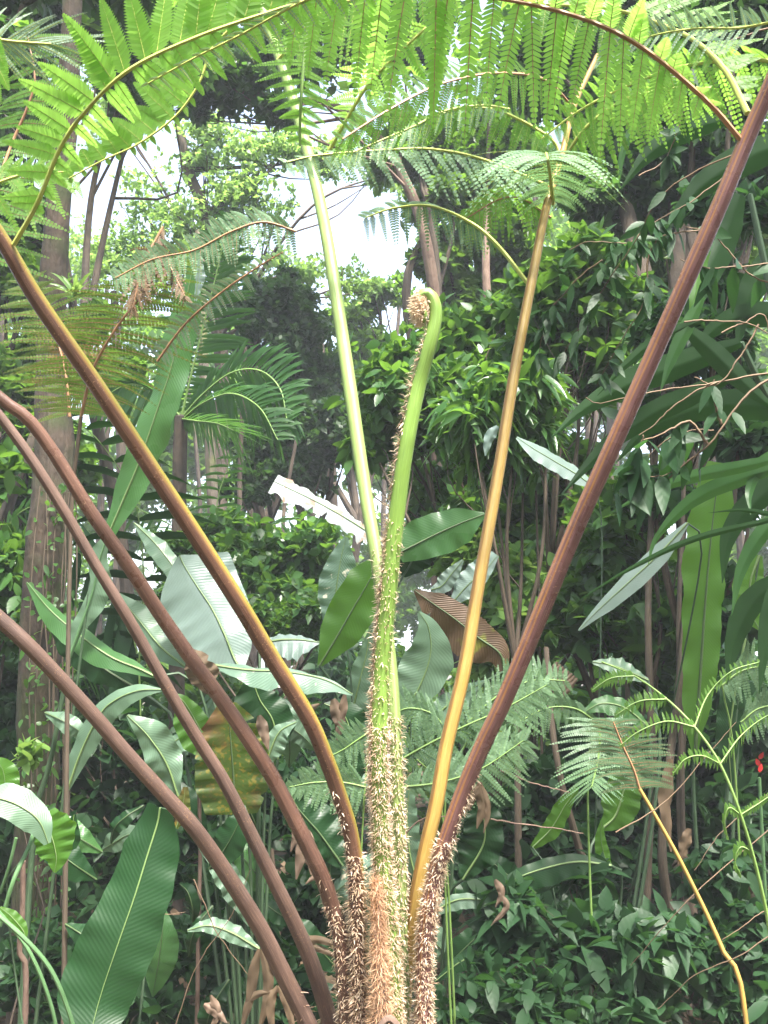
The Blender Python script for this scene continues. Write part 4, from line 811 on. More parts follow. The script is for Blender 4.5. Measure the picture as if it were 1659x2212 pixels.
def branches(m, base, blobs, r0, per=4, mi=0, whorls=None, tw=0, lean=None):
    cen = np.array([V(*b[:3]) for b in blobs]); mid = cen.mean(0); mid = mid * .6 + np.array([base[0], base[1], mid[2]]) * .4
    fork = base + (mid - base) * .6 + rng.normal(size=3) * .05 * np.linalg.norm(mid - base) * np.array([1, 1, 0])
    low = base + (fork - base) * .5 + rng.normal(size=3) * .04 * np.linalg.norm(mid - base) * np.array([1, 1, 0])
    C = curve([base - Z * .15, low, fork], 22); m.tube(C, np.linspace(r0, r0 * .65, 22), 12, mi, wob=.06)
    for b, c in zip(blobs, cen):
        k1 = fork + (c - fork) * .5 + rng.normal(size=3) * .08 * np.linalg.norm(c - fork)
        C = curve([fork, k1, c], 16); m.tube(C, np.linspace(r0 * .6, r0 * .2, 16), 8, mi)
        sc = b[2] / 2212
        for q in range(per):
            e = c + nrm(rng.normal(size=3)) * np.array([b[3] * sc, (b[3] + b[4]) * .5 * sc, b[4] * sc]) * .8
            s0 = C[rng.integers(6, 15)]
            C2 = curve([s0, (s0 + e) / 2 + rng.normal(size=3) * .1 * np.linalg.norm(e - s0), e], 8); m.tube(C2, np.linspace(r0 * .22, r0 * .05, 8), 5, mi)
    if whorls is not None and tw:
        pick = whorls[rng.choice(len(whorls), min(tw, len(whorls)), replace=False)]
        for w in pick:
            c = cen[np.argmin(np.linalg.norm(cen - w, axis=1))]
            s0 = w + (c - w) * rng.uniform(.25, .6)
            C2 = curve([s0, (s0 + w) / 2 + rng.normal(size=3) * .08 * np.linalg.norm(w - s0), w], 4); m.tube(C2, np.linspace(r0 * .08, r0 * .03, 4), 4, mi, cap=False)

def tree(label, u, v, d, blobs, n, L, W, mat, r0, name='tree', cat='tree', tm=T_QUAD, bark='bark', group=None, trunk=None, parts=('trunk', 'crown'), tw=60, **kw):
    """u,v,d: where the stem stands (v only used for its distance)"""
    g = ground_point(u, v, d)
    if name == 'shrub': bark = 'twig_dk'; r0 = r0 * .7
    o = thing(name, label, cat, g, group)
    kw.setdefault('cw', 14 if n < 9000 else 60)
    mc = MB(); wp = cloud(mc, blobs, n, L, W, tm, **kw)
    mt = MB()
    if trunk:
        path, rad = trunk
        C, R = curve(np.vstack([g - Z * .2, pts(path)]), 60, [px(rad[0], path[0][2])] + [px(a, q[2]) for a, q in zip(rad, path)])
        mt.tube(C, R, 14, 0, wob=.07)
        topc = C[-1]
        cen = np.array([V(*b[:3]) for b in blobs])
        for b, c in zip(blobs, cen):
            s0 = C[rng.integers(38, 60)]
            K = curve([s0, (s0 + c) / 2 + rng.normal(size=3) * .07 * np.linalg.norm(c - s0), c], 16); mt.tube(K, np.linspace(R[-1] * .7, R[-1] * .15, 16), 7, 0)
            sc = b[2] / 2212
            for q in range(5):
                e = c + nrm(rng.normal(size=3)) * np.array([b[3] * sc, (b[3] + b[4]) * .5 * sc, b[4] * sc]) * .85
                s1 = K[rng.integers(5, 15)]
                K2 = curve([s1, (s1 + e) / 2 + rng.normal(size=3) * .1 * np.linalg.norm(e - s1), e], 8); mt.tube(K2, np.linspace(R[-1] * .3, R[-1] * .05, 8), 5, 0)
    else:
        branches(mt, g, blobs, r0, whorls=wp, tw=tw)
    mt.build(parts[0], M[bark], o)
    mc.build(parts[1], M[mat], o)
    return o

# --- the two trunks on the left
tree('mossy brown tree trunk at the far left with small climbing leaves', 70, 2000, 3.6,
     [(150, -150, 4.6, 300, 120), (-100, 60, 4.4, 200, 160)], 9000, .09, .025, 'small_dk', 0, bark='bark_moss', tm=T_DIA,
     trunk=([(78, 1800, 3.6), (82, 1500, 3.65), (100, 1200, 3.75), (118, 980, 3.85), (110, 760, 4.0), (122, 500, 4.1), (148, 200, 4.25), (158, -60, 4.4), (165, -250, 4.5)], [46, 44, 46, 42, 32, 27, 23, 20, 19]))
# climbers on it
o = thing('climbing_vine', 'small leaved climber growing up the mossy trunk at left', 'vine', ground_point(100, 1500, 3.5))
m = MB(); m2 = MB()
for k in range(7):
    uu = 70 + k * 13; pa = [(uu - 8, 2100, 3.42), (uu, 1800, 3.45), (uu + rng.uniform(-15, 15), 1500, 3.5), (uu + rng.uniform(-6, 22), 1250, 3.58), (uu + 16, 1050, 3.68)]
    C = curve(pts(pa), 40); m2.tube(C, .003, 5)
    P = C[rng.integers(0, 40, 46)]; n_ = len(P)
    m.batch(T_LEAF, P + rng.normal(size=(n_, 3)) * .025, nrm(rng.normal(size=(n_, 3)) + np.array([0, -.5, -.3])), nrm(rng.normal(size=(n_, 3)) * .7 + np.array([0, -.8, .5])), rng.uniform(.015, .045, n_), .009, 0, .2)
m2.build('stem', M['twig_dk'], o); m.build('foliage', M['broad'], o)
o = thing('bromeliad', 'small spiky epiphyte perched on the left trunk above the brown stalk', 'epiphyte', V(165, 640, 3.95))
m = MB(); n_ = 26; m.batch(T_LONG, np.repeat(V(160, 640, 3.95)[None], n_, 0), nrm(rng.normal(size=(n_, 3)) * np.array([1, 1, .4]) + Z * .9 + np.array([.3, -.3, 0])), nrm(rng.normal(size=(n_, 3)) + Z), rng.uniform(.1, .19, n_), .007, 0, .4)
m.build('leaves', M['broad_lt'], o)

# --- overhanging dark canopy, centre left
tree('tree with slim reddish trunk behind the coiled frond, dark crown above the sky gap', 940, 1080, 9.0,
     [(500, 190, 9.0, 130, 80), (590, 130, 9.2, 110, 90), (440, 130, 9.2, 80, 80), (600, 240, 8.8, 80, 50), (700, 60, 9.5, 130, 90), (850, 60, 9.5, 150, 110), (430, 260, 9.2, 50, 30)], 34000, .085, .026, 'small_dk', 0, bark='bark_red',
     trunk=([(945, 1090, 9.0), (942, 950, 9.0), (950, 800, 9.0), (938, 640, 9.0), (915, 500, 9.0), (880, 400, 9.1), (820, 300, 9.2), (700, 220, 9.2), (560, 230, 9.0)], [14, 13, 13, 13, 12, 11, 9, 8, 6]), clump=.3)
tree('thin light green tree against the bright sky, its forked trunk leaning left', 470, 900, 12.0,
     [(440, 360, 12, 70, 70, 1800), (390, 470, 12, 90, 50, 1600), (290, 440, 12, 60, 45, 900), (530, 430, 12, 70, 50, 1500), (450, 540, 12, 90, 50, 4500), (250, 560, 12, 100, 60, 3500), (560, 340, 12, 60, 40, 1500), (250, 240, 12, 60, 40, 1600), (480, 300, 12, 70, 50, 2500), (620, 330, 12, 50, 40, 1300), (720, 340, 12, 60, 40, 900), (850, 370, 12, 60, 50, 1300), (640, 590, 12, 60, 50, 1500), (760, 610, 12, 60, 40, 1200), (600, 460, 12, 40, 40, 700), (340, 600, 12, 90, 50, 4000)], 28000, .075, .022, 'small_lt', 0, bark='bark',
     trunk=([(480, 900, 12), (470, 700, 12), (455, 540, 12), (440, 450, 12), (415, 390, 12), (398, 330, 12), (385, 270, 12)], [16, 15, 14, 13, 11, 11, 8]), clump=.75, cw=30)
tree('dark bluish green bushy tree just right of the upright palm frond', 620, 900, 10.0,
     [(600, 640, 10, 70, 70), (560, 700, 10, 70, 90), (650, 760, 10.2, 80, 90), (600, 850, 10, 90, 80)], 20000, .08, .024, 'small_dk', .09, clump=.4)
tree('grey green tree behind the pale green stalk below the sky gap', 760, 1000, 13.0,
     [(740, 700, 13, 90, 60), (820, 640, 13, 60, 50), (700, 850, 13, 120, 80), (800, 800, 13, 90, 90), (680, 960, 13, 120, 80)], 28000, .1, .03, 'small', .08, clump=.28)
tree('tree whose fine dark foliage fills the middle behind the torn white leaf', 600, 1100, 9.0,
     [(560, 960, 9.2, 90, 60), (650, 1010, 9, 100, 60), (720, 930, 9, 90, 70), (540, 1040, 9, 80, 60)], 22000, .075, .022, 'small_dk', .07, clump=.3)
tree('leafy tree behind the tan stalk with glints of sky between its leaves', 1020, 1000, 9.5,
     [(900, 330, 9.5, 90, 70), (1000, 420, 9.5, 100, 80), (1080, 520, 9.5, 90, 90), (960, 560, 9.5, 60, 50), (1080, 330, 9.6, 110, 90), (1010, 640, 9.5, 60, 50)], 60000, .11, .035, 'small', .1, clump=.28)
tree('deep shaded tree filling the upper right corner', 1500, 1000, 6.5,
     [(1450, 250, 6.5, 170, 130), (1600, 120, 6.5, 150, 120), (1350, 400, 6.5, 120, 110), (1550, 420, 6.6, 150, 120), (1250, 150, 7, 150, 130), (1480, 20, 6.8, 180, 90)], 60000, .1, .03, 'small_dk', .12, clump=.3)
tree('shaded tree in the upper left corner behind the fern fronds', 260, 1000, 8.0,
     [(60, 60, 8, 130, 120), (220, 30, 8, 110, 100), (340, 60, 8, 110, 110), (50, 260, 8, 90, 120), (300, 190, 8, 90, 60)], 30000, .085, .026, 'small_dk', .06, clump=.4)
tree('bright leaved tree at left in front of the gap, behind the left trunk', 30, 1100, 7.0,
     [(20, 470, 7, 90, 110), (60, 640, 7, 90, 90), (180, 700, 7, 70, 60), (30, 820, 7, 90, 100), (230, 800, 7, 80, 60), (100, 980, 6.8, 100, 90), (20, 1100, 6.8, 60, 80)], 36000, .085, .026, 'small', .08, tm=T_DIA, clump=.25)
tree('very bright small tree glimpsed through the palm fronds at right', 1500, 700, 8.5,
     [(1420, 600, 8.5, 110, 90), (1600, 560, 8.5, 80, 80), (1330, 520, 8.5, 90, 80)], 22000, .12, .035, 'small_lt', .07)
# --- hanging shrubs of the right middle
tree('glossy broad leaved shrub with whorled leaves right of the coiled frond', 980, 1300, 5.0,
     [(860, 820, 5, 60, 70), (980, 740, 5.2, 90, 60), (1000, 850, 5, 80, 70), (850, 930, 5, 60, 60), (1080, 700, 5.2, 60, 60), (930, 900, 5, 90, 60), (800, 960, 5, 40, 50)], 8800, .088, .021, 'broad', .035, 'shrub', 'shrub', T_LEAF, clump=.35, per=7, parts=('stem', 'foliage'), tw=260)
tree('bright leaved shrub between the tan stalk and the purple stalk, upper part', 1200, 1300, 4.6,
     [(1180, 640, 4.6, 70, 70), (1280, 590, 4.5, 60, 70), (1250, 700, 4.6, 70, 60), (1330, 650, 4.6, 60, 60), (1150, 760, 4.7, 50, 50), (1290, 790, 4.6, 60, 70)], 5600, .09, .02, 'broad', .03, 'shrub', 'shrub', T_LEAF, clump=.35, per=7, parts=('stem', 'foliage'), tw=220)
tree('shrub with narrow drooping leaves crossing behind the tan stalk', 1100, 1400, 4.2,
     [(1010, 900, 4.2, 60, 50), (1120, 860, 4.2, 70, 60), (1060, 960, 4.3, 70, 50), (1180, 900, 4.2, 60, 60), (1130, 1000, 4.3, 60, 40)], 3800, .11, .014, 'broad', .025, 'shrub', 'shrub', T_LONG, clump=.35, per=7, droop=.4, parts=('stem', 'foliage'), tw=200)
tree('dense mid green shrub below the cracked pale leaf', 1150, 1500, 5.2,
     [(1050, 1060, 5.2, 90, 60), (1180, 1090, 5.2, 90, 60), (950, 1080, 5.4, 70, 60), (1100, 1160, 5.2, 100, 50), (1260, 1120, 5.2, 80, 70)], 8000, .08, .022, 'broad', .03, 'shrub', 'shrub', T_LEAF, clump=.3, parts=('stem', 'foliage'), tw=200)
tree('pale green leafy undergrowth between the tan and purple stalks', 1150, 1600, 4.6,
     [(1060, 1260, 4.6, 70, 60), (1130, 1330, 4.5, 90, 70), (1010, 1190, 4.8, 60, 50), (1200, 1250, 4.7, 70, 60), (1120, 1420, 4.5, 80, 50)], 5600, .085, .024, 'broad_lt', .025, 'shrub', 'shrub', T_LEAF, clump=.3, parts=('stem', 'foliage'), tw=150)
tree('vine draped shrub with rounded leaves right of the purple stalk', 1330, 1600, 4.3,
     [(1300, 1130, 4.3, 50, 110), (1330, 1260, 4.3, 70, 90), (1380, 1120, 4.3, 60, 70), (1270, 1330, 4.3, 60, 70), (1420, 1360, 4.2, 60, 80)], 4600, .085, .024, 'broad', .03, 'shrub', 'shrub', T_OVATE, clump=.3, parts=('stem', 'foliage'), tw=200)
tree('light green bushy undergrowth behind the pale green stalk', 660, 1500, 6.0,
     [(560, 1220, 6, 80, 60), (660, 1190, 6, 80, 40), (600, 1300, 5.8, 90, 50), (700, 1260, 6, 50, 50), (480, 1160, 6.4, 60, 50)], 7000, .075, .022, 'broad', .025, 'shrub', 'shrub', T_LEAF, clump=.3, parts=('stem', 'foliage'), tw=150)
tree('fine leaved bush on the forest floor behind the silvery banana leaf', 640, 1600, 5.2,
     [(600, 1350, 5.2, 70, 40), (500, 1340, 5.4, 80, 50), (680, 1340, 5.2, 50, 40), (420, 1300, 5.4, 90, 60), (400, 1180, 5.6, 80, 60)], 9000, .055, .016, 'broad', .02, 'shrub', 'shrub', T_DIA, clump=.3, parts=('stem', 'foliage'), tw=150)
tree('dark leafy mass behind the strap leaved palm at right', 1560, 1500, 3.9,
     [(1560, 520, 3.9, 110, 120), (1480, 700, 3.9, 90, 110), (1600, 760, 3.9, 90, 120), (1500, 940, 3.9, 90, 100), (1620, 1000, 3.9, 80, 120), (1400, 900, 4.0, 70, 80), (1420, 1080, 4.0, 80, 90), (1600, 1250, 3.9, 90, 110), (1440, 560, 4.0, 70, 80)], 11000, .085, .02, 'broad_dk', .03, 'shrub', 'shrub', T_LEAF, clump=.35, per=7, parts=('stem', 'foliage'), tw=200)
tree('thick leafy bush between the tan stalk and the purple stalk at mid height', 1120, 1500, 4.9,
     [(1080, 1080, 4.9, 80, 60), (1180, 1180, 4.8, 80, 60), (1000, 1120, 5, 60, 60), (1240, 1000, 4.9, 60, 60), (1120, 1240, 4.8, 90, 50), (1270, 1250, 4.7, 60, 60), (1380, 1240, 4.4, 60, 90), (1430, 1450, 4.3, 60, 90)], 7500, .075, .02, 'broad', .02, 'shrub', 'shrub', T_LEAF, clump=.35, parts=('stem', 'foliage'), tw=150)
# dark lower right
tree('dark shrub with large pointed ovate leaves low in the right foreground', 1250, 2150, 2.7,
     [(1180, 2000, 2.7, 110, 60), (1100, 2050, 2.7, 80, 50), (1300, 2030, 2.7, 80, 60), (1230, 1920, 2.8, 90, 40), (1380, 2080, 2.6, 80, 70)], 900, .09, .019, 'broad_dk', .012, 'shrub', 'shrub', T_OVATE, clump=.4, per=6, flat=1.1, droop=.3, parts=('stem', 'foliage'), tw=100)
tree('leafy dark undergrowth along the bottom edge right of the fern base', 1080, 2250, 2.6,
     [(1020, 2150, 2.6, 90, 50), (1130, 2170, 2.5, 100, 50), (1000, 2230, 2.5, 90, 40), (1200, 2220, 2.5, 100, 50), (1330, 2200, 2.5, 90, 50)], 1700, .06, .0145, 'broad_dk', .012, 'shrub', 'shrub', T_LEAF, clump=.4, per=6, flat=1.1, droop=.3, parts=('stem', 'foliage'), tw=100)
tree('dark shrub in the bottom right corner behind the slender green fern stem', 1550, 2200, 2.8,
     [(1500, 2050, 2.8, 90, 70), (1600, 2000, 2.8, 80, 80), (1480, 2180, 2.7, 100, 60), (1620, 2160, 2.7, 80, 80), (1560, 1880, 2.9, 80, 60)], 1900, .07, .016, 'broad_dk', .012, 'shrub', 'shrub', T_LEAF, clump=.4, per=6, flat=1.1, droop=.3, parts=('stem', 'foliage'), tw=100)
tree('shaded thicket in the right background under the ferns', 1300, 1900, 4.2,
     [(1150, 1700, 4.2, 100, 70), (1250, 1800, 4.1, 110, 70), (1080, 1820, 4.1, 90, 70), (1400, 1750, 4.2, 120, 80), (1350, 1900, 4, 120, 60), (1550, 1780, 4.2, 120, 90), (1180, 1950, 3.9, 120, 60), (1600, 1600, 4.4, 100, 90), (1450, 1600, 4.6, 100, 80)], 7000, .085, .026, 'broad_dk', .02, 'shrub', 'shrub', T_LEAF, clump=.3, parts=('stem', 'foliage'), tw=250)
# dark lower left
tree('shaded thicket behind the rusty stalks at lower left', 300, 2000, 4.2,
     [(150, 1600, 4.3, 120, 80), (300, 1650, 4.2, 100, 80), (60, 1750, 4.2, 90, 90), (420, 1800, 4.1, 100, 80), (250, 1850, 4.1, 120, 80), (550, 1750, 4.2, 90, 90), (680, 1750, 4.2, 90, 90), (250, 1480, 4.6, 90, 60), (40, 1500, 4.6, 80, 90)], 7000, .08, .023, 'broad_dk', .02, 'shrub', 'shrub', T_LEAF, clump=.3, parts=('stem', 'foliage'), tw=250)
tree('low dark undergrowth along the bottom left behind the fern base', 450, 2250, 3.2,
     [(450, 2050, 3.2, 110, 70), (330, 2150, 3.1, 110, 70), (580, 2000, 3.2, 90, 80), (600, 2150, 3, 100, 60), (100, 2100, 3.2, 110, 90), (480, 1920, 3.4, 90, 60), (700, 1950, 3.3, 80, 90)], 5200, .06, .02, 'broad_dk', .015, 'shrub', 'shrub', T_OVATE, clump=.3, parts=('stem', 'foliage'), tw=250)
tree('little bright seedling in front of the left trunk', 45, 1640, 3.2, [(45, 1625, 3.2, 22, 26)], 60, .06, .017, 'broad_lt', .004, 'seedling', 'seedling', T_LEAF, clump=.4, parts=('stem', 'foliage'), tw=10)
tree('dense leaves at the far left below the fern fronds', 10, 1500, 4.0, [(10, 1200, 4, 70, 90), (30, 1330, 4, 70, 80), (0, 1050, 4.2, 70, 70)], 1500, .08, .02, 'broad', .02, 'shrub', 'shrub', T_LEAF, clump=.3, parts=('stem', 'foliage'), tw=60)

# a belt of look-alike undergrowth shrubs in the middle distance
protos = []
UG = 'leafy undergrowth shrubs in the middle distance'
ULS = ['mid green leafy shrub in the dim middle distance, one of several alike', 'dark leafy shrub in the dim middle distance, one of several alike', 'pale green leafy shrub in the dim middle distance, one of several alike']
for k, (mt, L, W) in enumerate((('broad', .11, .032), ('broad_dk', .12, .03), ('broad_lt', .09, .028))):
    vv = 1417
    bl = [(829.5 + a, vv - b_, 7.0, 120, c) for a, b_, c in ((0, -180, 120), (-130, -230, 110), (130, -210, 110), (40, -60, 90), (-80, -70, 80))]
    o = tree(ULS[k], 829.5, 1400, 7.0, bl, 4200, L, W, mt, .03, 'shrub', 'shrub', T_LEAF, clump=.3, parts=('stem', 'foliage'), tw=120, group=UG + (', mid green', ', dark', ', pale')[k])
    protos.append((o, list(o.children)))
spots = [(-3.2, 6.2, 0), (-2.2, 7.6, 1), (-1.2, 6.6, 0), (-.3, 7.8, 1), (.5, 6.5, 2), (1.2, 7.4, 0), (2.1, 6.4, 1), (3.0, 7.5, 0), (3.9, 6.6, 2), (-4.2, 7.4, 1), (-3.4, 9.2, 0), (-1.8, 9.6, 2), (-.4, 10, 0), (1, 9.4, 1), (2.6, 9.8, 0), (4.2, 9.2, 2), (-1.7, 5.2, 1), (1.6, 5.2, 1), (2.9, 5.0, 0), (-2.9, 4.9, 1)]
for k, (x, y, w) in enumerate(spots):
    o, ch = protos[w]
    if o.get('placed'):
        c = o.copy(); COL.objects.link(c)
        for q in ch:
            d_ = q.copy(); COL.objects.link(d_); d_.parent = c
        o = c
    else: o['placed'] = 1
    o.location = (x, y, 0); o.rotation_euler = (0, 0, rng.uniform(0, 6.28)); sc_ = rng.uniform(.8, 1.15); o.scale = (sc_, sc_, sc_ * rng.uniform(.85, 1.1))
for o in COL.objects:
    if 'placed' in o: del o['placed']

# far forest and the unseen foliage added for shade, one mass
m = MB()
bl = []
for k in range(70):
    u = -500 + k * 38 + rng.uniform(-15, 15)
    topv = np.interp(u, [-600, 0, 120, 220, 420, 560, 640, 760, 880, 960, 1100, 2200], [250, 420, 560, 640, 700, 740, 780, 800, 760, 640, 430, 300])
    d = rng.uniform(17, 24)
    for v in np.arange(topv + 60, 1400, 110):
        bl.append((u + rng.uniform(-30, 30), v + rng.uniform(-25, 25), d + rng.uniform(-2, 2), 75, 80))
cloud(m, bl, 200000, .19, .065, T_QUAD, clump=.8, cw=60)
def shade_cloud(cen, rad, n, L, W):
    k = n // 6; cen = np.array(cen); ci = rng.integers(0, len(cen), k // 8)
    cc = cen[ci] + nrm(rng.normal(size=(len(ci), 3))) * (rng.random(len(ci)) ** .4)[:, None] * rad * np.array([1, 1, .6])
    w = cc[rng.integers(0, len(cc), k)] + rng.normal(size=(k, 3)) * .22
    w = np.repeat(w, 6, 0)
    m.batch(T_QUAD, w, nrm(rng.normal(size=w.shape) * np.array([1, 1, .5])), nrm(rng.normal(size=w.shape) * .6 + Z), L * rng.uniform(.6, 1.2, len(w)), W, 0, .1)
over = [(x + rng.uniform(-.5, .5), y + rng.uniform(-.5, .5), 5.2 + .22 * y + rng.uniform(-.2, .8)) for x in np.arange(-6, 7, 1.4) for y in np.arange(1.4, 8, 1.3)]
shade_cloud(over, .75, 23000, .16, .05)  # unseen canopy added above the view to shade the undergrowth
back = [(5.2 * math.sin(a_) + rng.uniform(-.4, .4), 2.2 - 5.6 * math.cos(a_) + rng.uniform(-.4, .4), z_) for a_ in np.linspace(-1.9, 1.9, 17) for z_ in (.6, 1.7, 2.8, 3.9)]
shade_cloud(back, .9, 40000, .2, .07)  # unseen foliage ring added around the camera to darken the lower leaves
for k in range(46):
    u = rng.uniform(-200, 1900); d = rng.uniform(11, 20)
    vt = np.interp(u, [-600, 0, 120, 220, 420, 560, 640, 760, 880, 960, 1100, 2200], [250, 380, 480, 600, 600, 600, 640, 660, 600, 500, 300, 200]) + 30
    C = curve([ground_point(u, 1300, d) - Z * .1, V(u + rng.uniform(-25, 25), 1100, d), V(u + rng.uniform(-40, 40), vt, d)], 20); m.tube(C, np.linspace(.08, .04, 20) * rng.uniform(.4, 1.2), 8, 1)
tag(m.build('forest_with_shade_foliage', [M['small'], M['bark']]), 'dense far-off forest closing the view, with unseen foliage added overhead and behind the camera for shade', 'forest', kind='stuff')
# ground cover
m = MB(); n_ = 26000
P = np.stack([rng.uniform(-8, 8, n_), rng.uniform(2.4, 14, n_), rng.uniform(-.02, .3, n_) * rng.random(n_)], 1)
m.batch(T_LEAF, P, nrm(rng.normal(size=(n_, 3)) * np.array([1, 1, .3]) + Z * .3), nrm(rng.normal(size=(n_, 3)) * .4 + Z), rng.uniform(.05, .13, n_), .022, 0, .3)
n_ = 9000
P = np.stack([rng.uniform(-8, 8, n_), rng.uniform(2, 14, n_), rng.uniform(.0, .06, n_)], 1)
m.batch(T_LEAF, P, nrm(rng.normal(size=(n_, 3)) * np.array([1, 1, .2])), nrm(rng.normal(size=(n_, 3)) * .3 + Z), rng.uniform(.08, .2, n_), .03, 1, 0)
tag(m.build('ground_cover', [M['broad_dk'], M['dead']]), 'low leafy ground cover and fallen leaves on the forest floor', 'ground cover', kind='stuff')

# ------------------------------------------------------------------ thin trunks and saplings
for lab, path, r, bk in (
    ('slim pale sapling trunk in front of the tall backlit leaf at right', [(1478, 1900, 3.5), (1470, 1600, 3.55), (1466, 1350, 3.6), (1474, 1150, 3.7), (1480, 900, 3.8)], 6, 'bark'),
    ('dark slim trunk behind the tan bent fern stem at lower right', [(1390, 2150, 3.4), (1400, 1850, 3.5), (1410, 1650, 3.6), (1400, 1300, 3.8), (1420, 900, 4.1)], 9, 'twig_dk'),
    ('dark leaning stem under the grey green ferns', [(1280, 1960, 3.2), (1250, 1830, 3.2), (1215, 1700, 3.2), (1190, 1550, 3.3), (1180, 1400, 3.5)], 8, 'twig_dk'),
    ('reddish thin trunk above the cracked pale leaf', [(1060, 1150, 6), (1062, 950, 6), (1068, 800, 6.1), (1050, 600, 6.2), (1055, 450, 6.4)], 11, 'bark_red'),
    ('dark vertical sapling trunk crossing behind the fern tuft', [(1045, 1100, 7), (1050, 700, 7.2), (1052, 420, 7.4), (1060, 200, 7.6)], 6, 'twig_dk'),
    ('grey palm trunk standing behind the brown stalks left of centre', [(455, 1400, 7.5), (462, 1250, 7.5), (458, 1050, 7.6), (440, 780, 7.8), (430, 500, 8)], 13, 'bark_pale'),
    ('thin brown trunk left of the torn white leaf', [(520, 1400, 8), (522, 1200, 8), (518, 1040, 8.2), (530, 750, 8.4)], 6, 'bark'),
    ('thin leaning trunk beneath the torn white leaf', [(650, 1400, 8), (622, 1250, 8), (612, 1120, 8.2), (640, 950, 8.4)], 5, 'bark'),
    ('straight dark seedling stem between the tan and purple stalks', [(1168, 1500, 4.3), (1165, 1300, 4.3), (1160, 1140, 4.3), (1158, 1060, 4.3)], 3, 'twig_dk'),
    ('brown stem behind the lower rusty stalk', [(425, 2250, 2.9), (428, 2050, 2.9), (432, 1850, 3.0), (430, 1700, 3.0)], 5, 'bark_red'),
    ('pale brown strip hanging at the far left bottom', [(55, 2170, 2.3), (42, 2060, 2.3), (48, 1980, 2.3), (50, 1860, 2.3)], 7, 'bark_red'),
    ('dark leaning trunk at lower right behind the slender bracken', [(1480, 2250, 3.1), (1450, 2000, 3.2), (1430, 1850, 3.2), (1440, 1700, 3.3), (1470, 1450, 3.5), (1500, 1100, 3.8)], 10, 'twig_dk'),
):
    d = path[0][2]; g = ground_point(path[0][0], path[0][1], d)
    P = np.vstack([g - Z * .1, pts(path)]) if pts(path)[0][2] > .05 else pts(path)
    C = curve(P, 40); m = MB(); m.tube(C, np.linspace(px(r * 1.2, d), px(r * .8, d), 40), 10, wob=.08)
    o = m.build('thin_trunk', M[bk]); tag(o, lab, 'trunk', 'thin trunks in the undergrowth')

# ------------------------------------------------------------------ ferns of the right and left middle
def fern_plant(label, u, v, d, pins, leaf='fern_grey', stem='rachis_g', stems=None):
    g = ground_point(u, v, d); o = thing('fern', label, 'fern', g, 'ferns in the undergrowth')
    for p in pins: pinna(*p[0], **p[1]).build('frond', [M[leaf], M[stem]], o)
    for s in (stems or []):
        m = MB(); C = curve(np.vstack([g - Z * .05, pts(s)]), 30); m.tube(C, np.linspace(px(4, d), px(2, d), 30), 6)
        m.build('stem', M[stem], o)
    return o
S2 = lambda a, b, L, w: [(a, L, w), (b, L, w)]
fern_plant('feathery grey green fern between the tan and purple stalks, lying almost flat', 1000, 1900, 2.5, [
    (([(850, 1650, 2.5), (920, 1610, 2.5), (1000, 1570, 2.5), (1090, 1530, 2.5), (1180, 1480, 2.5)], (3, 1), 30, S2([(-.3, .8, .2), (.2, 1, .2)], [(.9, -.8, 0), (1, -.4, 0)], [30, 90, 110, 90, 30], 8)), dict(nseg=16)),
    (([(870, 1700, 2.4), (950, 1690, 2.4), (1040, 1660, 2.4), (1130, 1600, 2.4)], (3, 1), 26, S2([(.3, 1, .2)], [(1, -.7, 0)], [30, 90, 100, 40], 8)), dict(nseg=16)),
    (([(1010, 1560, 2.6), (1080, 1500, 2.6), (1150, 1470, 2.6), (1220, 1470, 2.6)], (3, 1), 24, S2([(.0, 1, .2)], [(.7, -1, 0)], [20, 70, 70, 30], 7)), dict(nseg=12)),
    (([(960, 1570, 2.6), (930, 1540, 2.6), (880, 1530, 2.6), (840, 1550, 2.6)], (3, 1), 20, S2([(-.4, 1, .2)], [(-.3, -1, 0)], [20, 60, 60, 20], 7)), dict(nseg=12))],
    stems=[[(960, 1800, 2.5), (900, 1640, 2.5)], [(960, 1800, 2.5), (1010, 1600, 2.5)]])
fern_plant('grey green fern with symmetrical drooping frond right of the purple stalk', 1290, 1900, 2.7, [
    (([(1292, 1555, 2.8), (1296, 1600, 2.75), (1290, 1650, 2.7), (1278, 1700, 2.6)], (3, 1.5), 24, S2([(-1, .25, 0), (-.8, -.6, 0)], [(1, .15, 0), (.8, -.6, 0)], [70, 105, 95, 50], 7)), dict(nseg=18, grav=.2)),
    (([(1290, 1560, 2.9), (1240, 1530, 2.9), (1180, 1530, 2.9), (1120, 1560, 2.8)], (3, 1), 22, S2([(-.4, .8, 0)], [(0, -1, 0)], [20, 50, 60, 20], 7)), dict(nseg=12))],
    stems=[[(1270, 1750, 2.7), (1292, 1560, 2.8)]])
fern_plant('fan shaped fern frond on top of the bent tan stem at right', 1610, 2300, 2.2, [
    (([(1382, 1705, 2.35), (1368, 1660, 2.35), (1345, 1610, 2.35), (1325, 1560, 2.35)], (3, 1.5), 24, S2([(-1, .1, 0), (-.9, .4, 0)], [(1, .1, 0), (1, .5, 0)], [80, 100, 90, 60], 7)), dict(nseg=18, grav=.25))],
    stem='rachis_b', stems=None)
m = MB(); C = curve(np.vstack([ground_point(1640, 2400, 2.15) - Z * .1, pts([(1612, 2212, 2.2), (1560, 2050, 2.25), (1480, 1880, 2.3), (1420, 1770, 2.33), (1382, 1705, 2.35)])]), 40)
m.tube(C, np.linspace(px(8, 2.2), px(4.5, 2.2), 40), 8)
bpy.data.objects['fern.002' if 'fern.002' in bpy.data.objects else 'fern']
m.build('stem', M['pet_tan'], [o for o in bpy.data.objects if o.name.startswith('fern') and o.get('label', '').startswith('fan shaped')][0])
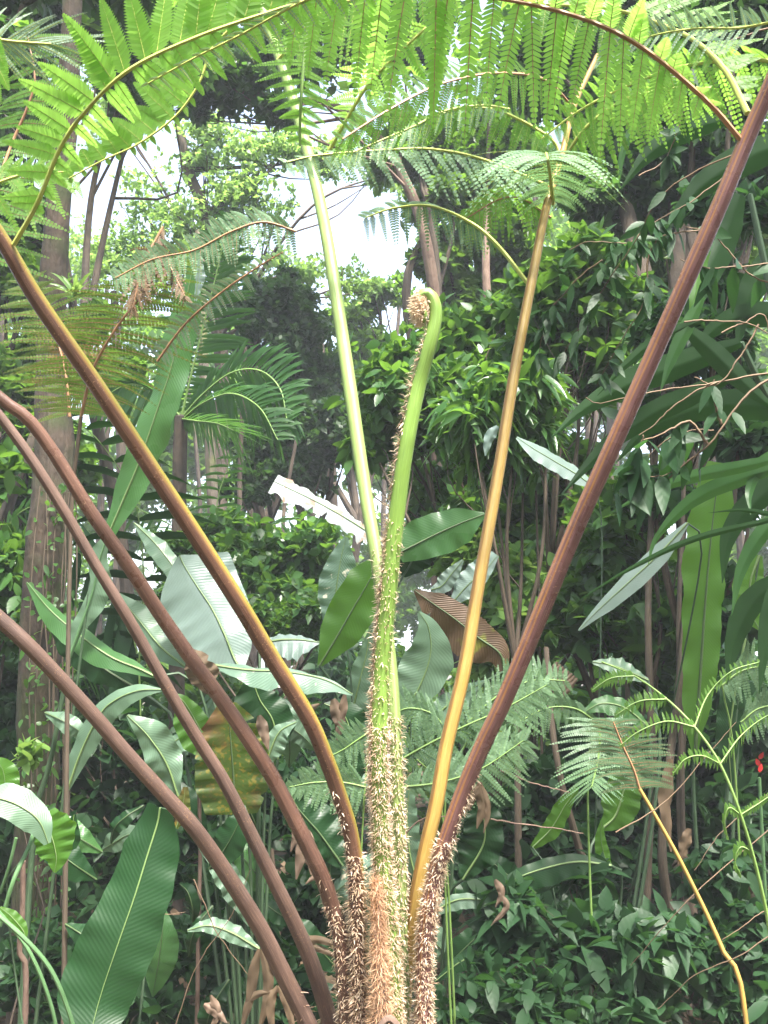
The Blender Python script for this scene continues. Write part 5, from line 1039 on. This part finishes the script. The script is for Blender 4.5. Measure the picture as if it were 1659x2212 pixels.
# slender bracken
br = [(1665, 2030, 2.0), (1640, 1900, 2.0), (1600, 1760, 2.0), (1555, 1650, 2.02), (1500, 1570, 2.05), (1440, 1510, 2.1), (1370, 1460, 2.15), (1300, 1430, 2.2)]
g = ground_point(1700, 2400, 1.95); o = thing('bracken', 'slender bright green bracken stem arching up from the bottom right corner', 'fern', g, 'ferns in the undergrowth')
m = MB(); C = curve(np.vstack([g - Z * .05, V(1690, 2250, 1.97), pts(br)]), 60); m.tube(C, np.linspace(px(8, 2), px(2, 2), 60), 8); m.build('stem', M['rachis_g'], o)
for path, L in (([(1552, 1648, 2.02), (1515, 1632, 2.0), (1480, 1640, 2.0), (1455, 1670, 2.0)], 22), ([(1500, 1570, 2.05), (1440, 1558, 2.05), (1380, 1580, 2.05), (1340, 1610, 2.05)], 26), ([(1440, 1510, 2.1), (1380, 1515, 2.1), (1330, 1545, 2.1)], 24),
        ([(1370, 1460, 2.15), (1320, 1465, 2.15), (1280, 1490, 2.15)], 20), ([(1556, 1650, 2.02), (1600, 1590, 2.05), (1650, 1550, 2.1), (1700, 1530, 2.1)], 24), ([(1600, 1760, 2.0), (1575, 1745, 2.0), (1565, 1775, 2.0), (1572, 1810, 2.0)], 16),
        ([(1600, 1760, 2.0), (1640, 1735, 2.0), (1690, 1700, 2.0)], 14), ([(1625, 1840, 2.0), (1600, 1830, 2.0), (1588, 1860, 2.0), (1600, 1890, 2.0)], 20), ([(1500, 1570, 2.05), (1530, 1500, 2.1), (1580, 1450, 2.1), (1640, 1430, 2.1)], 26)):
    pinna(path, (2, .8), 18, S2([(-.3, .9, .2)], [(-.1, -1, .1)], [L * .7, L, L * .8, L * .3], 4), nseg=9, mb=None).build('frond', [M['fern_dk'], M['rachis_g']], o)
fern_plant('small pale fern behind the base of the tree fern, left side', 740, 1900, 2.3, [
    (([(800, 1580, 2.4), (770, 1600, 2.4), (740, 1620, 2.4), (700, 1640, 2.4)], (2.5, 1), 18, S2([(-.6, .8, 0)], [(0, -1, 0)], [50, 60, 40, 15], 7)), dict(nseg=12)),
    (([(790, 1700, 2.3), (740, 1690, 2.3), (680, 1690, 2.3), (625, 1700, 2.3)], (2.5, 1), 20, S2([(-.5, .8, 0)], [(-.3, -1, 0)], [60, 70, 50, 15], 8)), dict(nseg=12))],
    stems=[[(780, 1850, 2.35), (795, 1700, 2.3)], [(780, 1850, 2.35), (800, 1580, 2.4)]])
fern_plant('feathery fern at the right edge above the bracken', 1600, 1900, 3.0, [
    (([(1560, 1480, 3), (1600, 1450, 3), (1650, 1440, 3), (1700, 1450, 3)], (2.5, 1), 20, S2([(.2, .9, 0)], [(.3, -1, 0)], [40, 70, 70, 40], 7)), dict(nseg=12)),
    (([(1600, 1560, 3), (1640, 1530, 3), (1700, 1520, 3)], (2.5, 1), 16, S2([(.2, .9, 0)], [(.3, -1, 0)], [40, 60, 50], 7)), dict(nseg=12))],
    stems=[[(1590, 1700, 3), (1560, 1480, 3)]])
# ageing frond in the left middle
g = ground_point(180, 1700, 2.5)
o = thing('tree_fern', 'second tree fern behind the brown stalks with yellowing fronds and dead brown tips', 'tree fern', g)
m = MB(); m.tube(curve(np.vstack([g - Z * .1, V(150, 1250, 2.5), V(175, 900, 2.5)]), 30), np.linspace(.008, .005, 30), 8); m.build('stem', M['twig_dk'], o)
for a, k, mt in (
    (([(175, 900, 2.5), (200, 800, 2.45), (250, 710, 2.4), (320, 620, 2.35), (370, 540, 2.3)], (4, 2), 30, S2([(-1, .1, 0), (-1, .3, 0)], [(1, -.2, 0), (.9, .0, 0)], [90, 170, 170, 130, 50], 8)), dict(nseg=20, grav=.18), 'fern_old'),
    (([(150, 900, 2.6), (140, 800, 2.6), (110, 700, 2.6), (60, 610, 2.6)], (4, 2), 26, S2([(-1, .1, 0)], [(1, -.1, 0), (.8, .5, 0)], [90, 130, 130, 50], 7)), dict(nseg=18, grav=.18), 'fern_old'),
    (([(340, 780, 2.3), (400, 700, 2.25), (480, 630, 2.2), (560, 575, 2.15), (610, 545, 2.1)], (3, 1.5), 26, S2([(-.6, .5, 0)], [(.5, -1, 0), (.8, -.8, 0)], [20, 40, 45, 30, 10], 7)), dict(nseg=10, grav=.3), 'fern_pale'),
    (([(640, 500, 2.2), (570, 480, 2.2), (500, 500, 2.2), (420, 540, 2.2), (330, 560, 2.2), (250, 600, 2.2)], (3, 1.2), 34, S2([(-.4, .6, 0)], [(.2, -1, 0)], [50, 60, 50, 50, 30], 8)), dict(nseg=12, grav=.25), 'fern_grey')):
    pinna(*a, **k).build('frond', [M[mt], M['rachis_b']], o)
m = pinna([(352, 490, 2.3), (325, 540, 2.28), (305, 590, 2.27), (292, 640, 2.26), (288, 670, 2.26)], (3, 1), 26, S2([(-.7, -.8, 0), (-.5, -1, 0)], [(.4, -1, .1), (.5, -1, 0)], [30, 60, 55, 45, 20], 7), nseg=8, grav=.35, jit=.3)
pinna([(345, 520, 2.3), (370, 580, 2.28), (400, 640, 2.27)], (2, 1), 14, S2([(-.3, -1, 0)], [(.6, -.6, .1)], [30, 40, 20], 6), nseg=7, grav=.3, jit=.3, mb=m)
m.build('dead_tip', [M['dead'], M['rachis_b']], o)

# ------------------------------------------------------------------ dry branches on the right, with a few leaves
def dry(label, lines, r, leaves=0, mt='twig', seedn=0, L=.05):
    m2 = MB(); first = pts([lines[0][0]])[0]
    o = thing('dry_branch', label, 'branch', first, 'dry branches before the palm')
    for q in lines:
        C = curve(pts(q), 30)
        j = np.zeros_like(C); jj = np.cumsum(rng.normal(size=(30, 3)) * .0008, 0); j = jj - np.linspace(0, 1, 30)[:, None] * jj[-1]
        m = MB(); C = C + j; m.tube(C, np.linspace(px(r * .72, q[0][2]), px(r * .3, q[0][2]), 30), 6, wob=.1)
        m.build('twig', M[mt], o)
        if leaves:
            P = C[rng.integers(8, 30, leaves)]
            m2.batch(T_LEAF, P, nrm(rng.normal(size=(leaves, 3)) - Z * 1.1), nrm(rng.normal(size=(leaves, 3)) * .5 + np.array([0, -1, .4])), L * rng.uniform(.7, 1.3, leaves), L * .2, 0, .3)
    if leaves: m2.build('foliage', M['broad_dk'], o)
dry('long forked dry branch sloping down left from the right edge', [[(1720, 800, 1.9), (1640, 830, 1.9), (1580, 890, 1.9), (1530, 960, 1.9), (1450, 1030, 1.95), (1425, 1060, 1.95)],
    [(1560, 915, 1.9), (1545, 870, 1.9), (1543, 820, 1.9)], [(1530, 960, 1.9), (1490, 910, 1.9), (1440, 935, 1.9), (1390, 950, 1.9)]], 5, 5)
dry('dry twig curving from the right edge across the purple stalk', [[(1720, 800, 1.8), (1640, 808, 1.8), (1550, 826, 1.8), (1450, 838, 1.75), (1380, 852, 1.7), (1300, 870, 1.7), (1265, 858, 1.7)],
    [(1550, 826, 1.8), (1500, 850, 1.8), (1440, 890, 1.8), (1380, 940, 1.8)], [(1640, 700, 1.8), (1600, 770, 1.8), (1550, 826, 1.8), (1500, 815, 1.8)]], 3.5, 0)
dry('arched dry twig looping at the upper right edge', [[(1478, 696, 1.8), (1540, 693, 1.8), (1610, 700, 1.8), (1670, 725, 1.8)], [(1560, 720, 1.8), (1600, 695, 1.8), (1640, 672, 1.8), (1656, 700, 1.8), (1664, 730, 1.8)]], 3)
dry('tangle of brown twigs left of the purple stalk, upper right', [[(1590, 330, 1.7), (1500, 370, 1.75), (1420, 430, 1.8), (1380, 510, 1.85), (1320, 600, 1.9), (1270, 680, 1.95), (1220, 760, 2.0)],
    [(1600, 340, 1.9), (1540, 400, 1.9), (1470, 450, 1.9), (1400, 490, 1.9), (1340, 540, 1.9), (1300, 580, 1.95)], [(1560, 500, 1.9), (1500, 500, 1.9), (1420, 510, 1.9), (1350, 525, 1.9), (1270, 520, 1.9), (1230, 540, 1.9)],
    [(1380, 380, 1.9), (1440, 340, 1.9), (1480, 230, 1.9), (1500, 130, 1.9)], [(1430, 500, 1.9), (1400, 560, 1.9), (1395, 640, 1.9), (1340, 740, 1.9), (1290, 830, 1.95)], [(1300, 560, 1.9), (1230, 620, 1.95), (1180, 700, 2.0), (1160, 800, 2.0)]], 2.6, 26, L=.04)
dry('bare twigs reaching in from the right edge near the sky spot', [[(1720, 610, 1.9), (1640, 600, 1.9), (1590, 560, 1.9), (1540, 510, 1.9), (1480, 490, 1.9)], [(1700, 560, 1.9), (1620, 570, 1.9), (1540, 575, 1.9), (1470, 560, 1.9)], [(1659, 60, 1.8), (1600, 80, 1.8), (1520, 100, 1.8)]], 3.2, 6, L=.06)
dry('thin dry twigs criss-crossing in the lower right', [[(1700, 1990, 2.1), (1600, 2060, 2.1), (1500, 2110, 2.15), (1420, 2180, 2.2)], [(1700, 1930, 2.2), (1620, 1985, 2.2), (1560, 2030, 2.2)], [(1330, 1800, 2.3), (1430, 1740, 2.3), (1520, 1640, 2.3), (1590, 1560, 2.3)],
    [(1700, 1760, 2.4), (1600, 1840, 2.4), (1480, 1950, 2.4), (1350, 2100, 2.5)], [(1680, 1700, 2.4), (1560, 1800, 2.4), (1500, 1880, 2.4)]], 2.2)
dry('thin red brown fallen stems below the purple stalk', [[(1080, 1665, 2.6), (1150, 1690, 2.6), (1230, 1712, 2.6)], [(1060, 1770, 2.6), (1150, 1782, 2.6), (1260, 1800, 2.6)], [(870, 1810, 2.4), (920, 1770, 2.4), (1000, 1760, 2.4)]], 3, mt='bark_red')
dry('twiggy leafy sprig hanging before the palm at right', [[(1540, 930, 1.95), (1490, 935, 1.95), (1430, 960, 1.95), (1390, 1000, 1.95)], [(1480, 1010, 1.95), (1430, 1025, 1.95), (1370, 1030, 1.95), (1330, 1060, 1.95)], [(1390, 940, 1.95), (1380, 980, 1.95), (1385, 1020, 1.95)]], 2, 9, L=.075)
dry('dead wiry stems in the lower left, between the stalks', [[(380, 2212, 2.4), (430, 2080, 2.4), (500, 1980, 2.4), (540, 1880, 2.4)], [(420, 1900, 2.4), (470, 2010, 2.4), (540, 2110, 2.4)], [(230, 2000, 2.3), (330, 1980, 2.3), (400, 1970, 2.3)]], 2)

# ------------------------------------------------------------------ dead hanging leaves
def strapclump(label, u, v, d, items, mat='dead', cat='dead leaves', name='dead_leaves'):
    o = thing(name, label, cat, V(u, v, d), 'dead leaves around the fern')
    for path, w in items:
        m = MB(); C = curve(pts(path), 20); m.blade(C, [px(w * q, d) for q in (.3, 1, .9, .6, .1)], [px(w * q, d) for q in (.3, 1, .9, .6, .1)], DIR(.2, .3, -1), fold=.5, ripple=.3, nr=3, nu=3)
        m.build('leaf', M[mat], o)
strapclump('bundle of dry brown strap leaves hanging at the bottom left of the fern base', 580, 2060, 2.0, [
    ([(560, 2050, 2.0), (548, 2100, 2.0), (540, 2160, 2.0), (520, 2230, 2.0)], 12), ([(565, 2050, 2.0), (580, 2110, 2.0), (575, 2170, 2.0), (555, 2240, 2.0)], 12), ([(570, 2050, 2.0), (600, 2090, 2.0), (630, 2140, 2.0), (650, 2210, 2.0)], 11),
    ([(600, 2130, 1.95), (585, 2170, 1.95), (590, 2250, 1.95)], 10), ([(600, 2130, 1.95), (620, 2170, 1.95), (640, 2250, 1.95)], 9), ([(640, 2040, 2.0), (680, 2030, 2.0), (720, 2040, 2.0), (745, 2060, 2.0)], 9), ([(640, 2044, 2.0), (690, 2050, 2.0), (740, 2075, 2.0)], 8), ([(590, 2140, 2.0), (540, 2160, 2.0), (520, 2240, 2.0)], 8)])
strapclump('crumpled dry pinkish leaf caught behind the reddish stalk', 640, 1760, 2.3, [([(640, 1770, 2.3), (655, 1810, 2.3), (650, 1850, 2.3), (640, 1900, 2.3)], 16), ([(650, 1780, 2.3), (670, 1830, 2.3), (672, 1890, 2.3)], 14), ([(630, 1770, 2.3), (640, 1800, 2.3), (628, 1840, 2.3)], 10), ([(660, 1860, 2.3), (690, 1880, 2.3), (660, 1910, 2.3)], 10)], 'dead_pink')
strapclump('withered brown leaf hanging right of the purple stalk base', 1040, 1700, 2.2, [([(1035, 1690, 2.2), (1045, 1740, 2.2), (1030, 1790, 2.2)], 14), ([(1040, 1690, 2.2), (1020, 1730, 2.2), (1000, 1760, 2.2)], 9), ([(1040, 1700, 2.2), (1055, 1750, 2.2), (1045, 1800, 2.2)], 8)])
strapclump('pink brown dead fern clump right of the purple stalk', 1200, 1460, 3.0, [([(1205 + k * 6, 1430 + k * 5, 3.0), (1195 + k * 3, 1450 + k * 8, 3.0), (1180 + k * 5, 1480 + k * 8, 3.0)], 7) for k in range(8)], 'dead_pink')
strapclump('dry torn banana leaf scraps behind the young frond, left side', 720, 1530, 2.9, [([(720, 1510, 2.9), (735, 1560, 2.9), (728, 1600, 2.9)], 16), ([(640, 1500, 2.9), (665, 1530, 2.9), (690, 1520, 2.9)], 12), ([(745, 1500, 2.9), (740, 1540, 2.9), (725, 1590, 2.9)], 10), ([(560, 1545, 2.72), (570, 1580, 2.72), (580, 1620, 2.72)], 12)], 'dead_pink')
strapclump('pale dried scraps near the dark leaves in the lower middle right', 1080, 1930, 2.5, [([(1070, 1900, 2.5), (1085, 1930, 2.5), (1070, 1960, 2.5)], 9), ([(1080, 1930, 2.5), (1095, 1960, 2.5), (1060, 2000, 2.5)], 7)], 'dead_pink')
strapclump('curled dry leaf hanging on the shrub above the tan stalk middle', 1060, 940, 3.8, [([(1075, 920, 3.8), (1058, 945, 3.8), (1048, 985, 3.8)], 12)], 'ban_white')
strapclump('light brown dead leaf hanging at the right behind the slender bracken', 1480, 1800, 2.6, [([(1490, 1790, 2.6), (1480, 1830, 2.6), (1465, 1870, 2.6)], 14), ([(1450, 1640, 2.8), (1440, 1740, 2.8), (1450, 1840, 2.8)], 18)])
strapclump('shrivelled pale leaf lying at the bottom left of the rusty stalk foot', 460, 2180, 2.2, [([(440, 2170, 2.2), (465, 2185, 2.2), (490, 2210, 2.2)], 12), ([(455, 2150, 2.2), (470, 2190, 2.2), (450, 2230, 2.2)], 9)], 'dead_pink')
# red flower
o = thing('heliconia_flower', 'small red flower by the right edge under the ferns', 'flower', ground_point(1640, 1650, 3.4)); m = MB()
m.batch(T_LEAF, np.array([V(1640, 1640 + 14 * k, 3.4) for k in range(3)]), camdirs([(.3, .8, -.3), (-.4, .8, -.2), (.3, .9, .1)]), camdirs([(0, 0, -1)] * 3), .03, .008, 0); m.build('bract', M['red'], o)
m = MB(); m.tube(curve([np.array(o.location) - Z * .05, V(1640, 1680, 3.4)], 8), .006, 6); m.build('stem', M['stalk_g'], o)

# ------------------------------------------------------------------ thin haze volume over the whole scene
HAZE = .0042
m = MB(); 
bpy.context.view_layer.update()
top_z = max((o.matrix_world @ Vector(c)).z for o in COL.objects if o.type == 'MESH' for c in o.bound_box)
x0, x1, y0, y1, z0, z1 = -430, 430, -430, 640, -1.6, top_z + .3; 
m.add([(x0, y0, z0), (x1, y0, z0), (x1, y1, z0), (x0, y1, z0), (x0, y0, z1), (x1, y0, z1), (x1, y1, z1), (x0, y1, z1)],
      [(0, 3, 2, 1), (4, 5, 6, 7), (0, 1, 5, 4), (1, 2, 6, 5), (2, 3, 7, 6), (3, 0, 4, 7)])
hm = bpy.data.materials.new('haze'); hm.use_nodes = True; nt = hm.node_tree
nt.nodes.remove(nt.nodes['Principled BSDF'])
pv = nt.nodes.new('ShaderNodeVolumePrincipled'); pv.inputs['Density'].default_value = HAZE; pv.inputs['Color'].default_value = (.86, .92, 1, 1)
nt.links.new(pv.outputs[0], nt.nodes['Material Output'].inputs['Volume'])
tag(m.build('haze', hm, smooth=False), 'thin even haze between the trees', 'haze', kind='stuff')
